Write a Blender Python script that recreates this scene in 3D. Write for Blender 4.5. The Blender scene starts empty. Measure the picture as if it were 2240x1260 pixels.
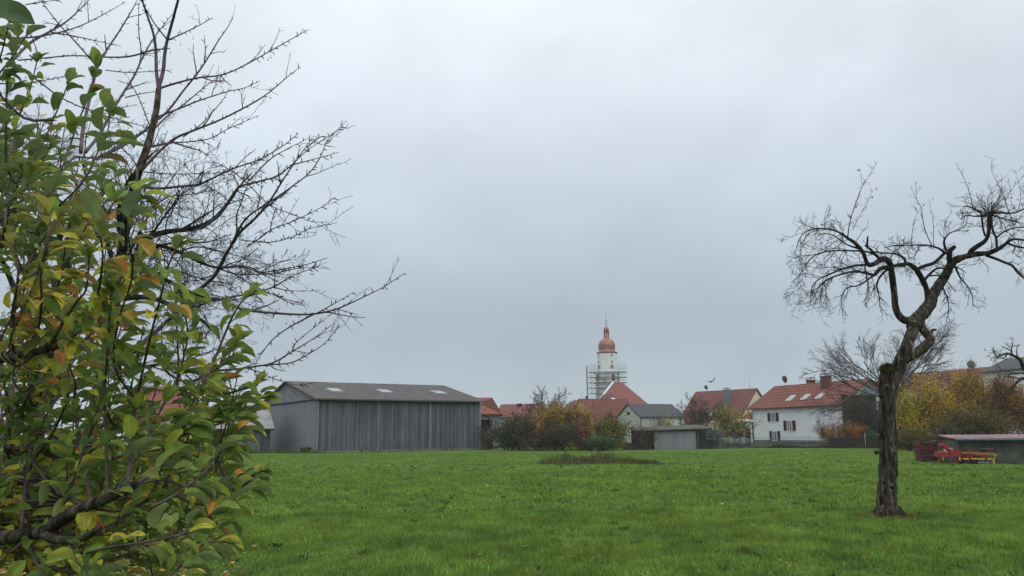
import bpy, math, random
import numpy as np
from mathutils import Vector, Matrix, noise
R = math.radians
SC = bpy.context.scene
COL = SC.collection
# ------------------------------------------------------------------ camera
F = 28.0 / 36.0 * 2240
HCAM = 1.7
PITCH = R(10.31)
ROLL = -0.0085
CM = Matrix.Rotation(R(90) + PITCH, 4, 'X') @ Matrix.Rotation(ROLL, 4, 'Z')
cd = bpy.data.cameras.new('camera')
cd.lens = 28; cd.sensor_width = 36; cd.clip_start = 0.05; cd.clip_end = 3000
cam = bpy.data.objects.new('camera', cd); COL.objects.link(cam)
cam.matrix_world = Matrix.Translation((0, 0, HCAM)) @ CM
SC.camera = cam
CM3 = CM.to_3x3()
def ray(px, py):
    return CM3 @ Vector(((px - 1120) / F, (630 - py) / F, -1))
def at(px, py, d):
    """point at distance d (metres north of the camera) seen at a photo pixel"""
    r = ray(px, py); return Vector((0, 0, HCAM)) + r * (d / r.y)
def G(px, py):
    r = ray(px, py); return Vector((0, 0, HCAM)) + r * (HCAM / -r.z)
def Z(px, py, d): return at(px, py, d).z
def X(px, d): return at(px, 945, d).x
# ------------------------------------------------------------------ world, overcast
SUN_EL, SUN_ROT = R(48), R(150)
w = bpy.data.worlds.new('World'); SC.world = w; w.use_nodes = True
nt = w.node_tree; nt.nodes.clear()
def N(nt, t, **kw):
    n = nt.nodes.new(t)
    for k, v in kw.items(): setattr(n, k, v)
    return n
def ramp(nt, stops):
    r = nt.nodes.new('ShaderNodeValToRGB')
    while len(r.color_ramp.elements) > 1: r.color_ramp.elements.remove(r.color_ramp.elements[-1])
    r.color_ramp.elements[0].position = stops[0][0]; r.color_ramp.elements[0].color = (*stops[0][1], 1)
    for p, c in stops[1:]:
        e = r.color_ramp.elements.new(p); e.color = (*c, 1)
    return r
L = nt.links.new
out = N(nt, 'ShaderNodeOutputWorld')
tc = N(nt, 'ShaderNodeTexCoord'); sx = N(nt, 'ShaderNodeSeparateXYZ'); L(tc.outputs['Generated'], sx.inputs[0])
sky = N(nt, 'ShaderNodeTexSky'); sky.sky_type = 'NISHITA'; sky.sun_disc = False
sky.sun_elevation = SUN_EL; sky.sun_rotation = SUN_ROT; sky.air_density = 1.2; sky.dust_density = 3
b1 = N(nt, 'ShaderNodeBackground'); b1.inputs[1].default_value = 0.07; L(sky.outputs[0], b1.inputs[0])
# cloud deck: luminance by elevation, mottled by wide soft noise
mp = N(nt, 'ShaderNodeMapping'); mp.inputs['Scale'].default_value = (1.0, 1.0, 1.5); L(tc.outputs['Generated'], mp.inputs[0])
nz = N(nt, 'ShaderNodeTexNoise'); nz.inputs['Scale'].default_value = 2.1; nz.inputs['Detail'].default_value = 4; nz.inputs['Roughness'].default_value = .5
nz.inputs['Distortion'].default_value = .3
L(mp.outputs[0], nz.inputs['Vector'])
nz2 = N(nt, 'ShaderNodeTexNoise'); nz2.inputs['Scale'].default_value = 5.5; nz2.inputs['Detail'].default_value = 6; nz2.inputs['Roughness'].default_value = .55
L(mp.outputs[0], nz2.inputs['Vector'])
cr = ramp(nt, [(0.0, (.54, .615, .67)), (.05, (.50, .575, .635)), (.10, (.455, .53, .60)), (.15, (.45, .525, .60)), (.24, (.535, .615, .69)), (.36, (.68, .755, .83)), (.50, (.86, .93, 1.0)), (.8, (1.6, 1.65, 1.68)), (1, (1.95, 2.0, 2.0))])
L(sx.outputs['Z'], cr.inputs[0])
m1 = N(nt, 'ShaderNodeMapRange'); m1.inputs['From Min'].default_value = .3; m1.inputs['From Max'].default_value = .7
m1.inputs['To Min'].default_value = .9; m1.inputs['To Max'].default_value = 1.1; L(nz.outputs[0], m1.inputs[0])
m2 = N(nt, 'ShaderNodeMapRange'); m2.inputs['From Min'].default_value = .3; m2.inputs['From Max'].default_value = .7
m2.inputs['To Min'].default_value = .95; m2.inputs['To Max'].default_value = 1.05; L(nz2.outputs[0], m2.inputs[0])
mm = N(nt, 'ShaderNodeMath', operation='MULTIPLY'); L(m1.outputs[0], mm.inputs[0]); L(m2.outputs[0], mm.inputs[1])
b2 = N(nt, 'ShaderNodeBackground'); L(cr.outputs[0], b2.inputs[0]); L(mm.outputs[0], b2.inputs[1])
mx = N(nt, 'ShaderNodeMixShader'); mx.inputs[0].default_value = .93
L(b1.outputs[0], mx.inputs[1]); L(b2.outputs[0], mx.inputs[2]); L(mx.outputs[0], out.inputs[0])
# ------------------------------------------------------------------ sun behind the cloud
sl = bpy.data.lights.new('sun', 'SUN'); sl.energy = 0.6; sl.angle = R(40); sl.color = (1, .97, .92)
so = bpy.data.objects.new('sun', sl); COL.objects.link(so)
so.rotation_euler = (R(90) - SUN_EL, 0, R(180) - SUN_ROT + R(0))
SC.view_settings.view_transform = 'Standard'; SC.view_settings.look = 'None'
SC.view_settings.exposure = .08; SC.view_settings.gamma = 1
SC.cycles.max_bounces = 5; SC.cycles.transparent_max_bounces = 8
# ------------------------------------------------------------------ materials
MATS = {}
def mat_base(name, rough=.85, spec=.25):
    m = bpy.data.materials.new(name); m.use_nodes = True
    n = m.node_tree; b = n.nodes['Principled BSDF']
    b.inputs['Roughness'].default_value = rough
    b.inputs['Specular IOR Level'].default_value = spec
    MATS[name] = m
    return m, n, b
def mat(name, c1, c2=None, scale=3, rough=.85, spec=.25, bump=0, detail=6, coord='Object', stretch=(1, 1, 1), lo=.35, hi=.65, metal=0, c3=None, dist=.02):
    """procedural: two or three colours through noise, with bump"""
    m, n, b = mat_base(name, rough, spec)
    b.inputs['Metallic'].default_value = metal
    if c2 is None:
        b.inputs['Base Color'].default_value = (*c1, 1); c2 = c1
    tc = N(n, 'ShaderNodeTexCoord'); mp = N(n, 'ShaderNodeMapping'); mp.inputs['Scale'].default_value = stretch
    n.links.new(tc.outputs[coord], mp.inputs[0])
    nz = N(n, 'ShaderNodeTexNoise'); nz.inputs['Scale'].default_value = scale; nz.inputs['Detail'].default_value = detail
    nz.inputs['Roughness'].default_value = .62
    n.links.new(mp.outputs[0], nz.inputs['Vector'])
    st = [(lo, c1), (hi, c2)] if c3 is None else [(lo, c1), ((lo + hi) / 2, c2), (hi, c3)]
    r = ramp(n, st)
    n.links.new(nz.outputs[0], r.inputs[0]); n.links.new(r.outputs[0], b.inputs['Base Color'])
    if bump:
        bp = N(n, 'ShaderNodeBump'); bp.inputs['Strength'].default_value = bump; bp.inputs['Distance'].default_value = dist
        n.links.new(nz.outputs[0], bp.inputs['Height']); n.links.new(bp.outputs[0], b.inputs['Normal'])
    return m
def mix_rgb(n, fac, a, b, mode='MIX'):
    x = N(n, 'ShaderNodeMix', data_type='RGBA', blend_type=mode)
    for s, v in ((0, fac), (6, a), (7, b)):
        if hasattr(v, 'is_linked') or hasattr(v, 'links'): n.links.new(v, x.inputs[s])
        else: x.inputs[s].default_value = v if s == 0 else (*v, 1)
    return x.outputs[2]
def M2(n, op, a, b=None):
    x = N(n, 'ShaderNodeMath', operation=op)
    for i, v in enumerate((a, b)):
        if v is None: continue
        if isinstance(v, (int, float)): x.inputs[i].default_value = v
        else: n.links.new(v, x.inputs[i])
    return x.outputs[0]
def planks(name, dark, mid, light, width=.18, rough=.9):
    """weathered vertical boards running along x+y, streaked along z"""
    m, n, b = mat_base(name, rough, .15)
    tc = N(n, 'ShaderNodeTexCoord'); s = N(n, 'ShaderNodeSeparateXYZ'); n.links.new(tc.outputs['Object'], s.inputs[0])
    q = M2(n, 'DIVIDE', M2(n, 'ADD', s.outputs[0], s.outputs[1]), width)
    fl = M2(n, 'FLOOR', q); fr = M2(n, 'FRACT', q)
    wn = N(n, 'ShaderNodeTexWhiteNoise', noise_dimensions='1D'); n.links.new(fl, wn.inputs['W'])
    mp = N(n, 'ShaderNodeMapping'); mp.inputs['Scale'].default_value = (14, 14, .35); n.links.new(tc.outputs['Object'], mp.inputs[0])
    nz = N(n, 'ShaderNodeTexNoise'); nz.inputs['Scale'].default_value = 1; nz.inputs['Detail'].default_value = 5; n.links.new(mp.outputs[0], nz.inputs['Vector'])
    nz2 = N(n, 'ShaderNodeTexNoise'); nz2.inputs['Scale'].default_value = .35; nz2.inputs['Detail'].default_value = 5; n.links.new(tc.outputs['Object'], nz2.inputs['Vector'])
    v = M2(n, 'ADD', M2(n, 'MULTIPLY', wn.outputs[0], .24), M2(n, 'ADD', M2(n, 'MULTIPLY', nz.outputs[0], .6), M2(n, 'MULTIPLY', nz2.outputs[0], .34)))
    r = ramp(n, [(.34, dark), (.58, mid), (.76, tuple(.6 * a + .4 * c for a, c in zip(mid, light))), (.84, light)])
    n.links.new(v, r.inputs[0])
    gap = M2(n, 'LESS_THAN', fr, .07)
    c = mix_rgb(n, gap, r.outputs[0], tuple(x * .35 for x in dark))
    n.links.new(c, b.inputs['Base Color'])
    bp = N(n, 'ShaderNodeBump'); bp.inputs['Strength'].default_value = .5; bp.inputs['Distance'].default_value = .02
    n.links.new(M2(n, 'SUBTRACT', nz.outputs[0], gap), bp.inputs['Height']); n.links.new(bp.outputs[0], b.inputs['Normal'])
    return m
def tiles(name, c1, c2, moss=(.06, .06, .04), row=.28, mossy=.45):
    """clay tiles in rows up the slope (object z), each tile its own tone"""
    m, n, b = mat_base(name, .85, .2)
    tc = N(n, 'ShaderNodeTexCoord'); s = N(n, 'ShaderNodeSeparateXYZ'); n.links.new(tc.outputs['Object'], s.inputs[0])
    q = M2(n, 'DIVIDE', s.outputs[2], row); fl = M2(n, 'FLOOR', q); fr = M2(n, 'FRACT', q)
    qx = M2(n, 'FLOOR', M2(n, 'DIVIDE', M2(n, 'ADD', s.outputs[0], M2(n, 'MULTIPLY', s.outputs[1], .37)), .3))
    cx = N(n, 'ShaderNodeCombineXYZ'); n.links.new(qx, cx.inputs[0]); n.links.new(fl, cx.inputs[1])
    wn = N(n, 'ShaderNodeTexWhiteNoise', noise_dimensions='2D'); n.links.new(cx.outputs[0], wn.inputs['Vector'])
    nz = N(n, 'ShaderNodeTexNoise'); nz.inputs['Scale'].default_value = .5; nz.inputs['Detail'].default_value = 7; nz.inputs['Roughness'].default_value = .65
    n.links.new(tc.outputs['Object'], nz.inputs['Vector'])
    base = mix_rgb(n, M2(n, 'ADD', M2(n, 'MULTIPLY', wn.outputs[0], .55), M2(n, 'MULTIPLY', nz.outputs[0], .5)), c1, c2)
    ms = N(n, 'ShaderNodeMapRange'); ms.inputs['From Min'].default_value = .52; ms.inputs['From Max'].default_value = .72; ms.inputs['To Max'].default_value = mossy
    n.links.new(nz.outputs[0], ms.inputs[0])
    base = mix_rgb(n, ms.outputs[0], base, moss)
    gap = M2(n, 'LESS_THAN', fr, .2)
    c = mix_rgb(n, M2(n, 'MULTIPLY', gap, .75), base, tuple(x * .4 for x in c1))
    n.links.new(c, b.inputs['Base Color'])
    bp = N(n, 'ShaderNodeBump'); bp.inputs['Strength'].default_value = .6; bp.inputs['Distance'].default_value = .04
    n.links.new(M2(n, 'ADD', fr, wn.outputs[0]), bp.inputs['Height']); n.links.new(bp.outputs[0], b.inputs['Normal'])
    return m
def leafmat(name, rough=.55, spec=.35, trans=.25, under=None, vein=False):
    """colour from the per-leaf attribute, paler underside, some light passing through"""
    m, n, b = mat_base(name, rough, spec)
    at_ = N(n, 'ShaderNodeAttribute'); at_.attribute_name = 'tint'
    col = at_.outputs['Color']
    tc = N(n, 'ShaderNodeTexCoord'); nz = N(n, 'ShaderNodeTexNoise'); nz.inputs['Scale'].default_value = 40 if vein else 3; nz.inputs['Detail'].default_value = 4
    n.links.new(tc.outputs['Object'], nz.inputs['Vector'])
    mr = N(n, 'ShaderNodeMapRange'); mr.inputs['From Min'].default_value = .3; mr.inputs['From Max'].default_value = .7
    mr.inputs['To Min'].default_value = .72; mr.inputs['To Max'].default_value = 1.28; n.links.new(nz.outputs[0], mr.inputs[0])
    hs = N(n, 'ShaderNodeHueSaturation'); n.links.new(col, hs.inputs['Color']); n.links.new(mr.outputs[0], hs.inputs['Value'])
    col = hs.outputs[0]
    if vein:
        rb = N(n, 'ShaderNodeAttribute'); rb.attribute_name = 'rib'
        f = M2(n, 'LESS_THAN', rb.outputs['Fac'], .07)
        pale = N(n, 'ShaderNodeHueSaturation'); pale.inputs['Value'].default_value = 1.3; pale.inputs['Saturation'].default_value = .8; n.links.new(col, pale.inputs['Color'])
        col = mix_rgb(n, f, col, pale.outputs[0])
    if vein:
        n3 = N(n, 'ShaderNodeTexNoise'); n3.inputs['Scale'].default_value = 55; n3.inputs['Detail'].default_value = 3; n.links.new(tc.outputs['Object'], n3.inputs['Vector'])
        sp = N(n, 'ShaderNodeMapRange'); sp.inputs['From Min'].default_value = .66; sp.inputs['From Max'].default_value = .72; sp.inputs['To Max'].default_value = .75; n.links.new(n3.outputs[0], sp.inputs[0])
        col = mix_rgb(n, sp.outputs[0], col, (.07, .035, .015))
    if under:
        g = N(n, 'ShaderNodeNewGeometry')
        pl = mix_rgb(n, .35, col, under)
        col = mix_rgb(n, g.outputs['Backfacing'], col, pl)
    n.links.new(col, b.inputs['Base Color'])
    tr = N(n, 'ShaderNodeBsdfTranslucent'); n.links.new(col, tr.inputs[0])
    mx = N(n, 'ShaderNodeMixShader'); mx.inputs[0].default_value = trans
    n.links.new(b.outputs[0], mx.inputs[1]); n.links.new(tr.outputs[0], mx.inputs[2])
    n.links.new(mx.outputs[0], n.nodes['Material Output'].inputs[0])
    return m
M_ = dict(
    wood=planks('grey_boards', (.045, .048, .053), (.095, .1, .108), (.24, .25, .265), .21),
    wood_pale=planks('pale_boards', (.17, .175, .185), (.22, .225, .24), (.29, .3, .32), .16),
    wood_dark=planks('dark_boards', (.03, .03, .033), (.07, .07, .078), (.14, .145, .155), .2),
    fibre=mat('fibre_cement_roof', (.062, .056, .056), (.11, .098, .096), 1.6, .9, .2, .3, 8),
    grey_roof=mat('grey_sheet_roof', (.17, .165, .165), (.27, .26, .26), .8, .85, .2, .2, 6),
    slate=tiles('slate_tiles', (.06, .062, .066), (.095, .096, .1), (.05, .05, .05), .3, .3),
    clear=mat('skylight_sheet', (.22, .27, .29), (.32, .37, .4), 2, .8, .2),
    tile=tiles('red_clay_tiles', (.14, .046, .034), (.2, .074, .055), row=.46),
    tile2=tiles('dull_red_tiles', (.13, .046, .038), (.185, .07, .056), row=.5, mossy=.35),
    tile3=tiles('orange_red_tiles', (.18, .062, .048), (.24, .086, .068), row=.3, mossy=.15),
    tile_brown=tiles('brown_tiles', (.1, .055, .05), (.16, .09, .08), row=.3),
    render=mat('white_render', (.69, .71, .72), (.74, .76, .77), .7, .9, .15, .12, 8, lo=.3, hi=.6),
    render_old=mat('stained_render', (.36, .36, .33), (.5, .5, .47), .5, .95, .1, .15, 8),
    yellow=mat('yellow_render', (.58, .53, .36), (.66, .6, .42), .8, .9, .15, .1),
    fence_board=mat('grey_fence_board', (.02, .02, .018), (.05, .048, .042), 4, .95, .1, .2),
    dishred=mat('dish_mesh', (.07, .035, .035), (.12, .07, .07), 6, .7, .2),
    trim=mat('white_paint', (.62, .63, .62), (.72, .72, .7), 4, .6, .3),
    steel=mat('galvanised_post', (.17, .2, .235), (.27, .31, .35), 5, .5, .4, metal=.3),
    dark=mat('dark_timber', (.02, .015, .013), (.05, .035, .03), 6, .85, .2, .3),
    brown=mat('brown_timber', (.06, .035, .022), (.11, .065, .045), 6, .85, .2, .3),
    shutter=mat('maroon_shutter', (.05, .016, .022), (.075, .025, .032), 8, .7, .25),
    glass=mat('dark_glass', (.025, .032, .04), (.07, .08, .09), 2, .12, .6),
    curtain=mat('net_curtain', (.42, .43, .44), (.58, .58, .58), 6, .9, .1),
    brick=mat('chimney_brick', (.12, .045, .04), (.17, .07, .055), 5, .9, .15, .3),
    metalgrey=mat('flue_metal', (.09, .14, .15), (.14, .19, .2), 5, .5, .4),
    concrete=mat('concrete_panel', (.055, .06, .05), (.12, .12, .1), 1.4, .95, .1, .3, 8),
    copper=mat('new_copper', (.2, .07, .048), (.33, .145, .105), .8, .45, .4, .15, 6, stretch=(3, 3, .5), metal=.35),
    copper_dark=mat('copper_trim', (.15, .06, .045), (.24, .1, .07), 2, .55, .4, metal=.3),
    tower=mat('tower_render', (.61, .625, .635), (.7, .715, .725), .3, .9, .15, .05),
    tower_grey=mat('tower_plaster', (.58, .58, .58), (.7, .7, .7), .35, .95, .1, .1),
    gold=mat('gilded_iron', (.2, .14, .05), (.3, .22, .08), 3, .4, .5, metal=.6),
    plank=mat('scaffold_deck', (.12, .1, .08), (.2, .17, .13), 2, .85, .2),
    pole=mat('scaffold_tube', (.3, .32, .34), (.42, .44, .46), 3, .5, .4, metal=.4),
    clock_red=mat('clock_red', (.16, .02, .03), None, rough=.6),
    clock_dark=mat('clock_numeral', (.05, .02, .02), None, rough=.6),
    red=mat('red_paint', (.17, .018, .024), (.34, .03, .04), 9, .45, .4, .1),
    red_dull=mat('faded_red_paint', (.09, .03, .026), (.19, .055, .045), 7, .75, .25, .2),
    yel=mat('yellow_paint', (.42, .34, .03), (.6, .5, .05), 3, .45, .4),
    tyre=mat('black_rubber', (.012, .012, .012), (.03, .028, .026), 8, .9, .2),
    pink_roof=mat('weathered_red_sheet', (.13, .06, .07), (.24, .14, .16), 1.1, .6, .3, .1),
    bark=mat('grey_brown_bark', (.022, .017, .014), (.07, .058, .048), 6, .95, .1, 1.0, 8, stretch=(3, 3, .8), c3=(.135, .12, .1), lo=.3, hi=.72, dist=.05),
    bark_dark=mat('dark_bark', (.012, .009, .009), (.045, .035, .034), 9, .9, .15, .6, 6, dist=.02),
    bark_violet=mat('cherry_bark', (.04, .028, .035), (.12, .088, .105), 7, .7, .25, .5, 6, dist=.01),
    twig=mat('fine_twig', (.03, .022, .022), (.075, .056, .055), 3, .85, .15),
    twig_grey=mat('far_twig', (.06, .05, .045), (.12, .1, .09), 1, .9, .1),
    moss=mat('moss', (.035, .045, .012), (.09, .095, .025), 20, .95, .05, .8, 6, dist=.02),
    shoot=mat('apple_shoot_bark', (.03, .02, .018), (.1, .065, .055), 12, .6, .3, .3, 5, dist=.004),
    leaf=leafmat('apple_leaf', .62, .2, .25, under=(.3, .36, .25), vein=True),
    bushleaf=leafmat('bush_leaf', .8, .1, .2),
    grassleaf=leafmat('grass_blade', .7, .12, .3),
    litter=leafmat('fallen_leaf', .8, .15, .1),
    feather=mat('dark_feather', (.02, .018, .018), (.05, .045, .042), 9, .8, .2),
)
def bark_moss(name='mossy_bark'):
    m, n, b = mat_base(name, .95, .08)
    tc = N(n, 'ShaderNodeTexCoord'); mp = N(n, 'ShaderNodeMapping'); mp.inputs['Scale'].default_value = (17, 17, 1.7); n.links.new(tc.outputs['Object'], mp.inputs[0])
    nz = N(n, 'ShaderNodeTexNoise'); nz.inputs['Scale'].default_value = 1; nz.inputs['Detail'].default_value = 8; nz.inputs['Distortion'].default_value = .8; n.links.new(mp.outputs[0], nz.inputs['Vector'])
    r = ramp(n, [(.33, (.008, .006, .005)), (.45, (.036, .028, .022)), (.6, (.082, .068, .054)), (.72, (.19, .175, .15))]); n.links.new(nz.outputs[0], r.inputs[0])
    n2 = N(n, 'ShaderNodeTexNoise'); n2.inputs['Scale'].default_value = 2.6; n2.inputs['Detail'].default_value = 5; n.links.new(tc.outputs['Object'], n2.inputs['Vector'])
    f = N(n, 'ShaderNodeMapRange'); f.inputs['From Min'].default_value = .55; f.inputs['From Max'].default_value = .68; f.inputs['To Max'].default_value = .6; n.links.new(n2.outputs[0], f.inputs[0])
    c = mix_rgb(n, f.outputs[0], r.outputs[0], (.05, .058, .018))
    n.links.new(c, b.inputs['Base Color'])
    bp = N(n, 'ShaderNodeBump'); bp.inputs['Strength'].default_value = 1; bp.inputs['Distance'].default_value = .06
    n.links.new(nz.outputs[0], bp.inputs['Height']); n.links.new(bp.outputs[0], b.inputs['Normal'])
    return m
M_['mossbark'] = bark_moss()
# ------------------------------------------------------------------ mesh helpers
class MB:
    def __init__(s): s.v = []; s.f = []; s.sm = []
    def add(s, vs, fs, smooth=False):
        o = len(s.v); s.v.extend([tuple(p) for p in vs]); s.f.extend([tuple(i + o for i in f) for f in fs]); s.sm.extend([smooth] * len(fs))
    def box(s, x0, x1, y0, y1, z0, z1, T=None):
        vs = [(x, y, z) for x in (x0, x1) for y in (y0, y1) for z in (z0, z1)]
        if T: vs = [T(*p) for p in vs]
        s.add(vs, [(0, 1, 3, 2), (4, 6, 7, 5), (0, 4, 5, 1), (2, 3, 7, 6), (0, 2, 6, 4), (1, 5, 7, 3)])
    def bar(s, a, b, w, h=None):
        """rectangular bar between two points"""
        a = Vector(a); b = Vector(b); h = h or w
        t = (b - a).normalized(); up = Vector((0, 0, 1)) if abs(t.z) < .95 else Vector((0, 1, 0))
        n = t.cross(up).normalized(); u = n.cross(t)
        vs = [p + n * i * w / 2 + u * j * h / 2 for p in (a, b) for i, j in ((-1, -1), (1, -1), (1, 1), (-1, 1))]
        s.add(vs, [(0, 1, 2, 3), (7, 6, 5, 4), (0, 4, 5, 1), (1, 5, 6, 2), (2, 6, 7, 3), (3, 7, 4, 0)])
    def tube(s, pts, rad, n=6, cap=True, rough=0, rng=None):
        pts = [Vector(p) for p in pts]; k = len(pts)
        if not hasattr(rad, '__len__'): rad = [rad] * k
        vs = []; ref = None
        for i, p in enumerate(pts):
            t = (pts[min(i + 1, k - 1)] - pts[max(i - 1, 0)])
            if t.length < 1e-9: t = Vector((0, 0, 1))
            t.normalize()
            if ref is None:
                ref = Vector((1, 0, 0)) if abs(t.x) < .8 else Vector((0, 1, 0))
            u = (ref - t * ref.dot(t))
            if u.length < 1e-6: u = t.orthogonal()
            u.normalize(); ref = u; v_ = t.cross(u)
            for j in range(n):
                a = 2 * math.pi * j / n
                r = rad[i]
                if rough: r *= 1 + rough * noise.noise(Vector((math.cos(a) * 1.7, math.sin(a) * 1.7, i * .45)) + p * .8) * 1.6
                vs.append(p + u * math.cos(a) * r + v_ * math.sin(a) * r)
        fs = [(i * n + j, i * n + (j + 1) % n, (i + 1) * n + (j + 1) % n, (i + 1) * n + j) for i in range(k - 1) for j in range(n)]
        if cap: fs += [tuple(range(n))[::-1], tuple((k - 1) * n + j for j in range(n))]
        s.add(vs, fs, True)
    def lathe(s, prof, n=16, c=(0, 0), rot=0, smooth=True):
        vs = [(c[0] + r * math.cos(rot + 2 * math.pi * j / n), c[1] + r * math.sin(rot + 2 * math.pi * j / n), z) for z, r in prof for j in range(n)]
        k = len(prof)
        fs = [(i * n + j, i * n + (j + 1) % n, (i + 1) * n + (j + 1) % n, (i + 1) * n + j) for i in range(k - 1) for j in range(n)]
        fs += [tuple(range(n))[::-1], tuple((k - 1) * n + j for j in range(n))]
        s.add(vs, fs, smooth)
    def build(s, name, m, parent=None):
        me = bpy.data.meshes.new(name); me.from_pydata(s.v, [], s.f); me.materials.append(m)
        me.polygons.foreach_set('use_smooth', s.sm); me.update()
        o = bpy.data.objects.new(name, me); COL.objects.link(o)
        if parent is not None: o.parent = parent
        return o
def np_mesh(name, v, f, m, parent=None, tint=None, rib=None, smooth=False):
    """v (N,3), f (M,k) arrays; tint per vertex"""
    me = bpy.data.meshes.new(name); k = f.shape[1]
    me.vertices.add(len(v)); me.vertices.foreach_set('co', v.astype(np.float32).ravel())
    me.loops.add(f.size); me.loops.foreach_set('vertex_index', f.astype(np.int32).ravel())
    me.polygons.add(len(f)); me.polygons.foreach_set('loop_start', np.arange(0, f.size, k, dtype=np.int32))
    me.polygons.foreach_set('loop_total', np.full(len(f), k, dtype=np.int32))
    if smooth: me.polygons.foreach_set('use_smooth', np.ones(len(f), dtype=bool))
    me.update(calc_edges=True)
    if tint is not None:
        a = me.attributes.new('tint', 'FLOAT_COLOR', 'POINT')
        a.data.foreach_set('color', np.hstack([tint, np.ones((len(tint), 1))]).astype(np.float32).ravel())
    if rib is not None:
        a = me.attributes.new('rib', 'FLOAT', 'POINT'); a.data.foreach_set('value', rib.astype(np.float32))
    me.materials.append(m)
    o = bpy.data.objects.new(name, me); COL.objects.link(o)
    if parent is not None: o.parent = parent
    return o
def thing(name, label, cat, loc=(0, 0, 0), rz=0, group=None):
    o = bpy.data.objects.new(name, None); COL.objects.link(o); o.location = loc; o.rotation_euler = (0, 0, rz)
    o['label'] = label; o['category'] = cat
    if group: o['group'] = group
    return o
def setk(o, label=None, cat=None, kind=None, group=None):
    if label: o['label'] = label
    if cat: o['category'] = cat
    if kind: o['kind'] = kind
    if group: o['group'] = group
    return o
# ------------------------------------------------------------------ ground
def ground_h(x, y):
    if y > 66 or y < 3: return 0.0
    e = min(1, (66 - y) / 20) * min(1, (y - 3) / 4)
    return e * .055 * (noise.noise(Vector((x * .11, y * .11, 0))) + .6 * noise.noise(Vector((x * .4, y * .4, 3))))
def build_ground():
    xs = np.concatenate([[-900, -300, -120], np.linspace(-60, 60, 161), [120, 300, 900]])
    ys = np.concatenate([[-60, -10], np.linspace(0, 70, 141), [90, 150, 300, 900]])
    vs = [(x, y, ground_h(x, y)) for y in ys for x in xs]
    nx = len(xs)
    fs = [(j * nx + i, j * nx + i + 1, (j + 1) * nx + i + 1, (j + 1) * nx + i) for j in range(len(ys) - 1) for i in range(nx - 1)]
    b = MB(); b.v = vs; b.f = fs; b.sm = [True] * len(fs)
    m, n, p = mat_base('meadow', .95, .05)
    tc = N(n, 'ShaderNodeTexCoord')
    def nzz(sc, det, st=(1, 1, 1)):
        mp = N(n, 'ShaderNodeMapping'); mp.inputs['Scale'].default_value = st; n.links.new(tc.outputs['Object'], mp.inputs[0])
        z = N(n, 'ShaderNodeTexNoise'); z.inputs['Scale'].default_value = sc; z.inputs['Detail'].default_value = det; z.inputs['Roughness'].default_value = .65
        n.links.new(mp.outputs[0], z.inputs['Vector']); return z.outputs[0]
    a = nzz(.12, 6); c = nzz(1.1, 8); d = nzz(9, 6)
    r1 = ramp(n, [(.35, (.048, .1, .022)), (.5, (.085, .15, .028)), (.66, (.13, .185, .035))]); n.links.new(M2(n, 'ADD', M2(n, 'MULTIPLY', a, .45), M2(n, 'ADD', M2(n, 'MULTIPLY', c, .3), M2(n, 'MULTIPLY', d, .25))), r1.inputs[0])
    r2 = ramp(n, [(.36, (.5, .5, .45)), (.56, (1.05, 1.05, 1.0))]); n.links.new(d, r2.inputs[0])
    n.links.new(mix_rgb(n, 1.0, r1.outputs[0], r2.outputs[0], 'MULTIPLY'), p.inputs['Base Color'])
    bp = N(n, 'ShaderNodeBump'); bp.inputs['Strength'].default_value = .8; bp.inputs['Distance'].default_value = .08
    n.links.new(M2(n, 'ADD', d, c), bp.inputs['Height']); n.links.new(bp.outputs[0], p.inputs['Normal'])
    o = b.build('ground', m); setk(o, kind='structure')
build_ground()
NPR = np.random.default_rng(5)
def hgt(x, y):
    return np.array([ground_h(float(a), float(b)) for a, b in zip(x, y)])
def smooth_noise(x, y, s, seed):
    """cheap layered sine noise in numpy, about -1..1"""
    g = np.random.default_rng(seed); v = 0
    for k in range(6):
        a = g.uniform(0, 6.28); fr = s * g.uniform(.6, 2.4); ph = g.uniform(0, 6.28)
        v = v + np.sin((x * math.cos(a) + y * math.sin(a)) * fr + ph + 1.3 * np.sin((x * math.sin(a) - y * math.cos(a)) * fr * .7 + ph))
    return v / 3.2
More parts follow.
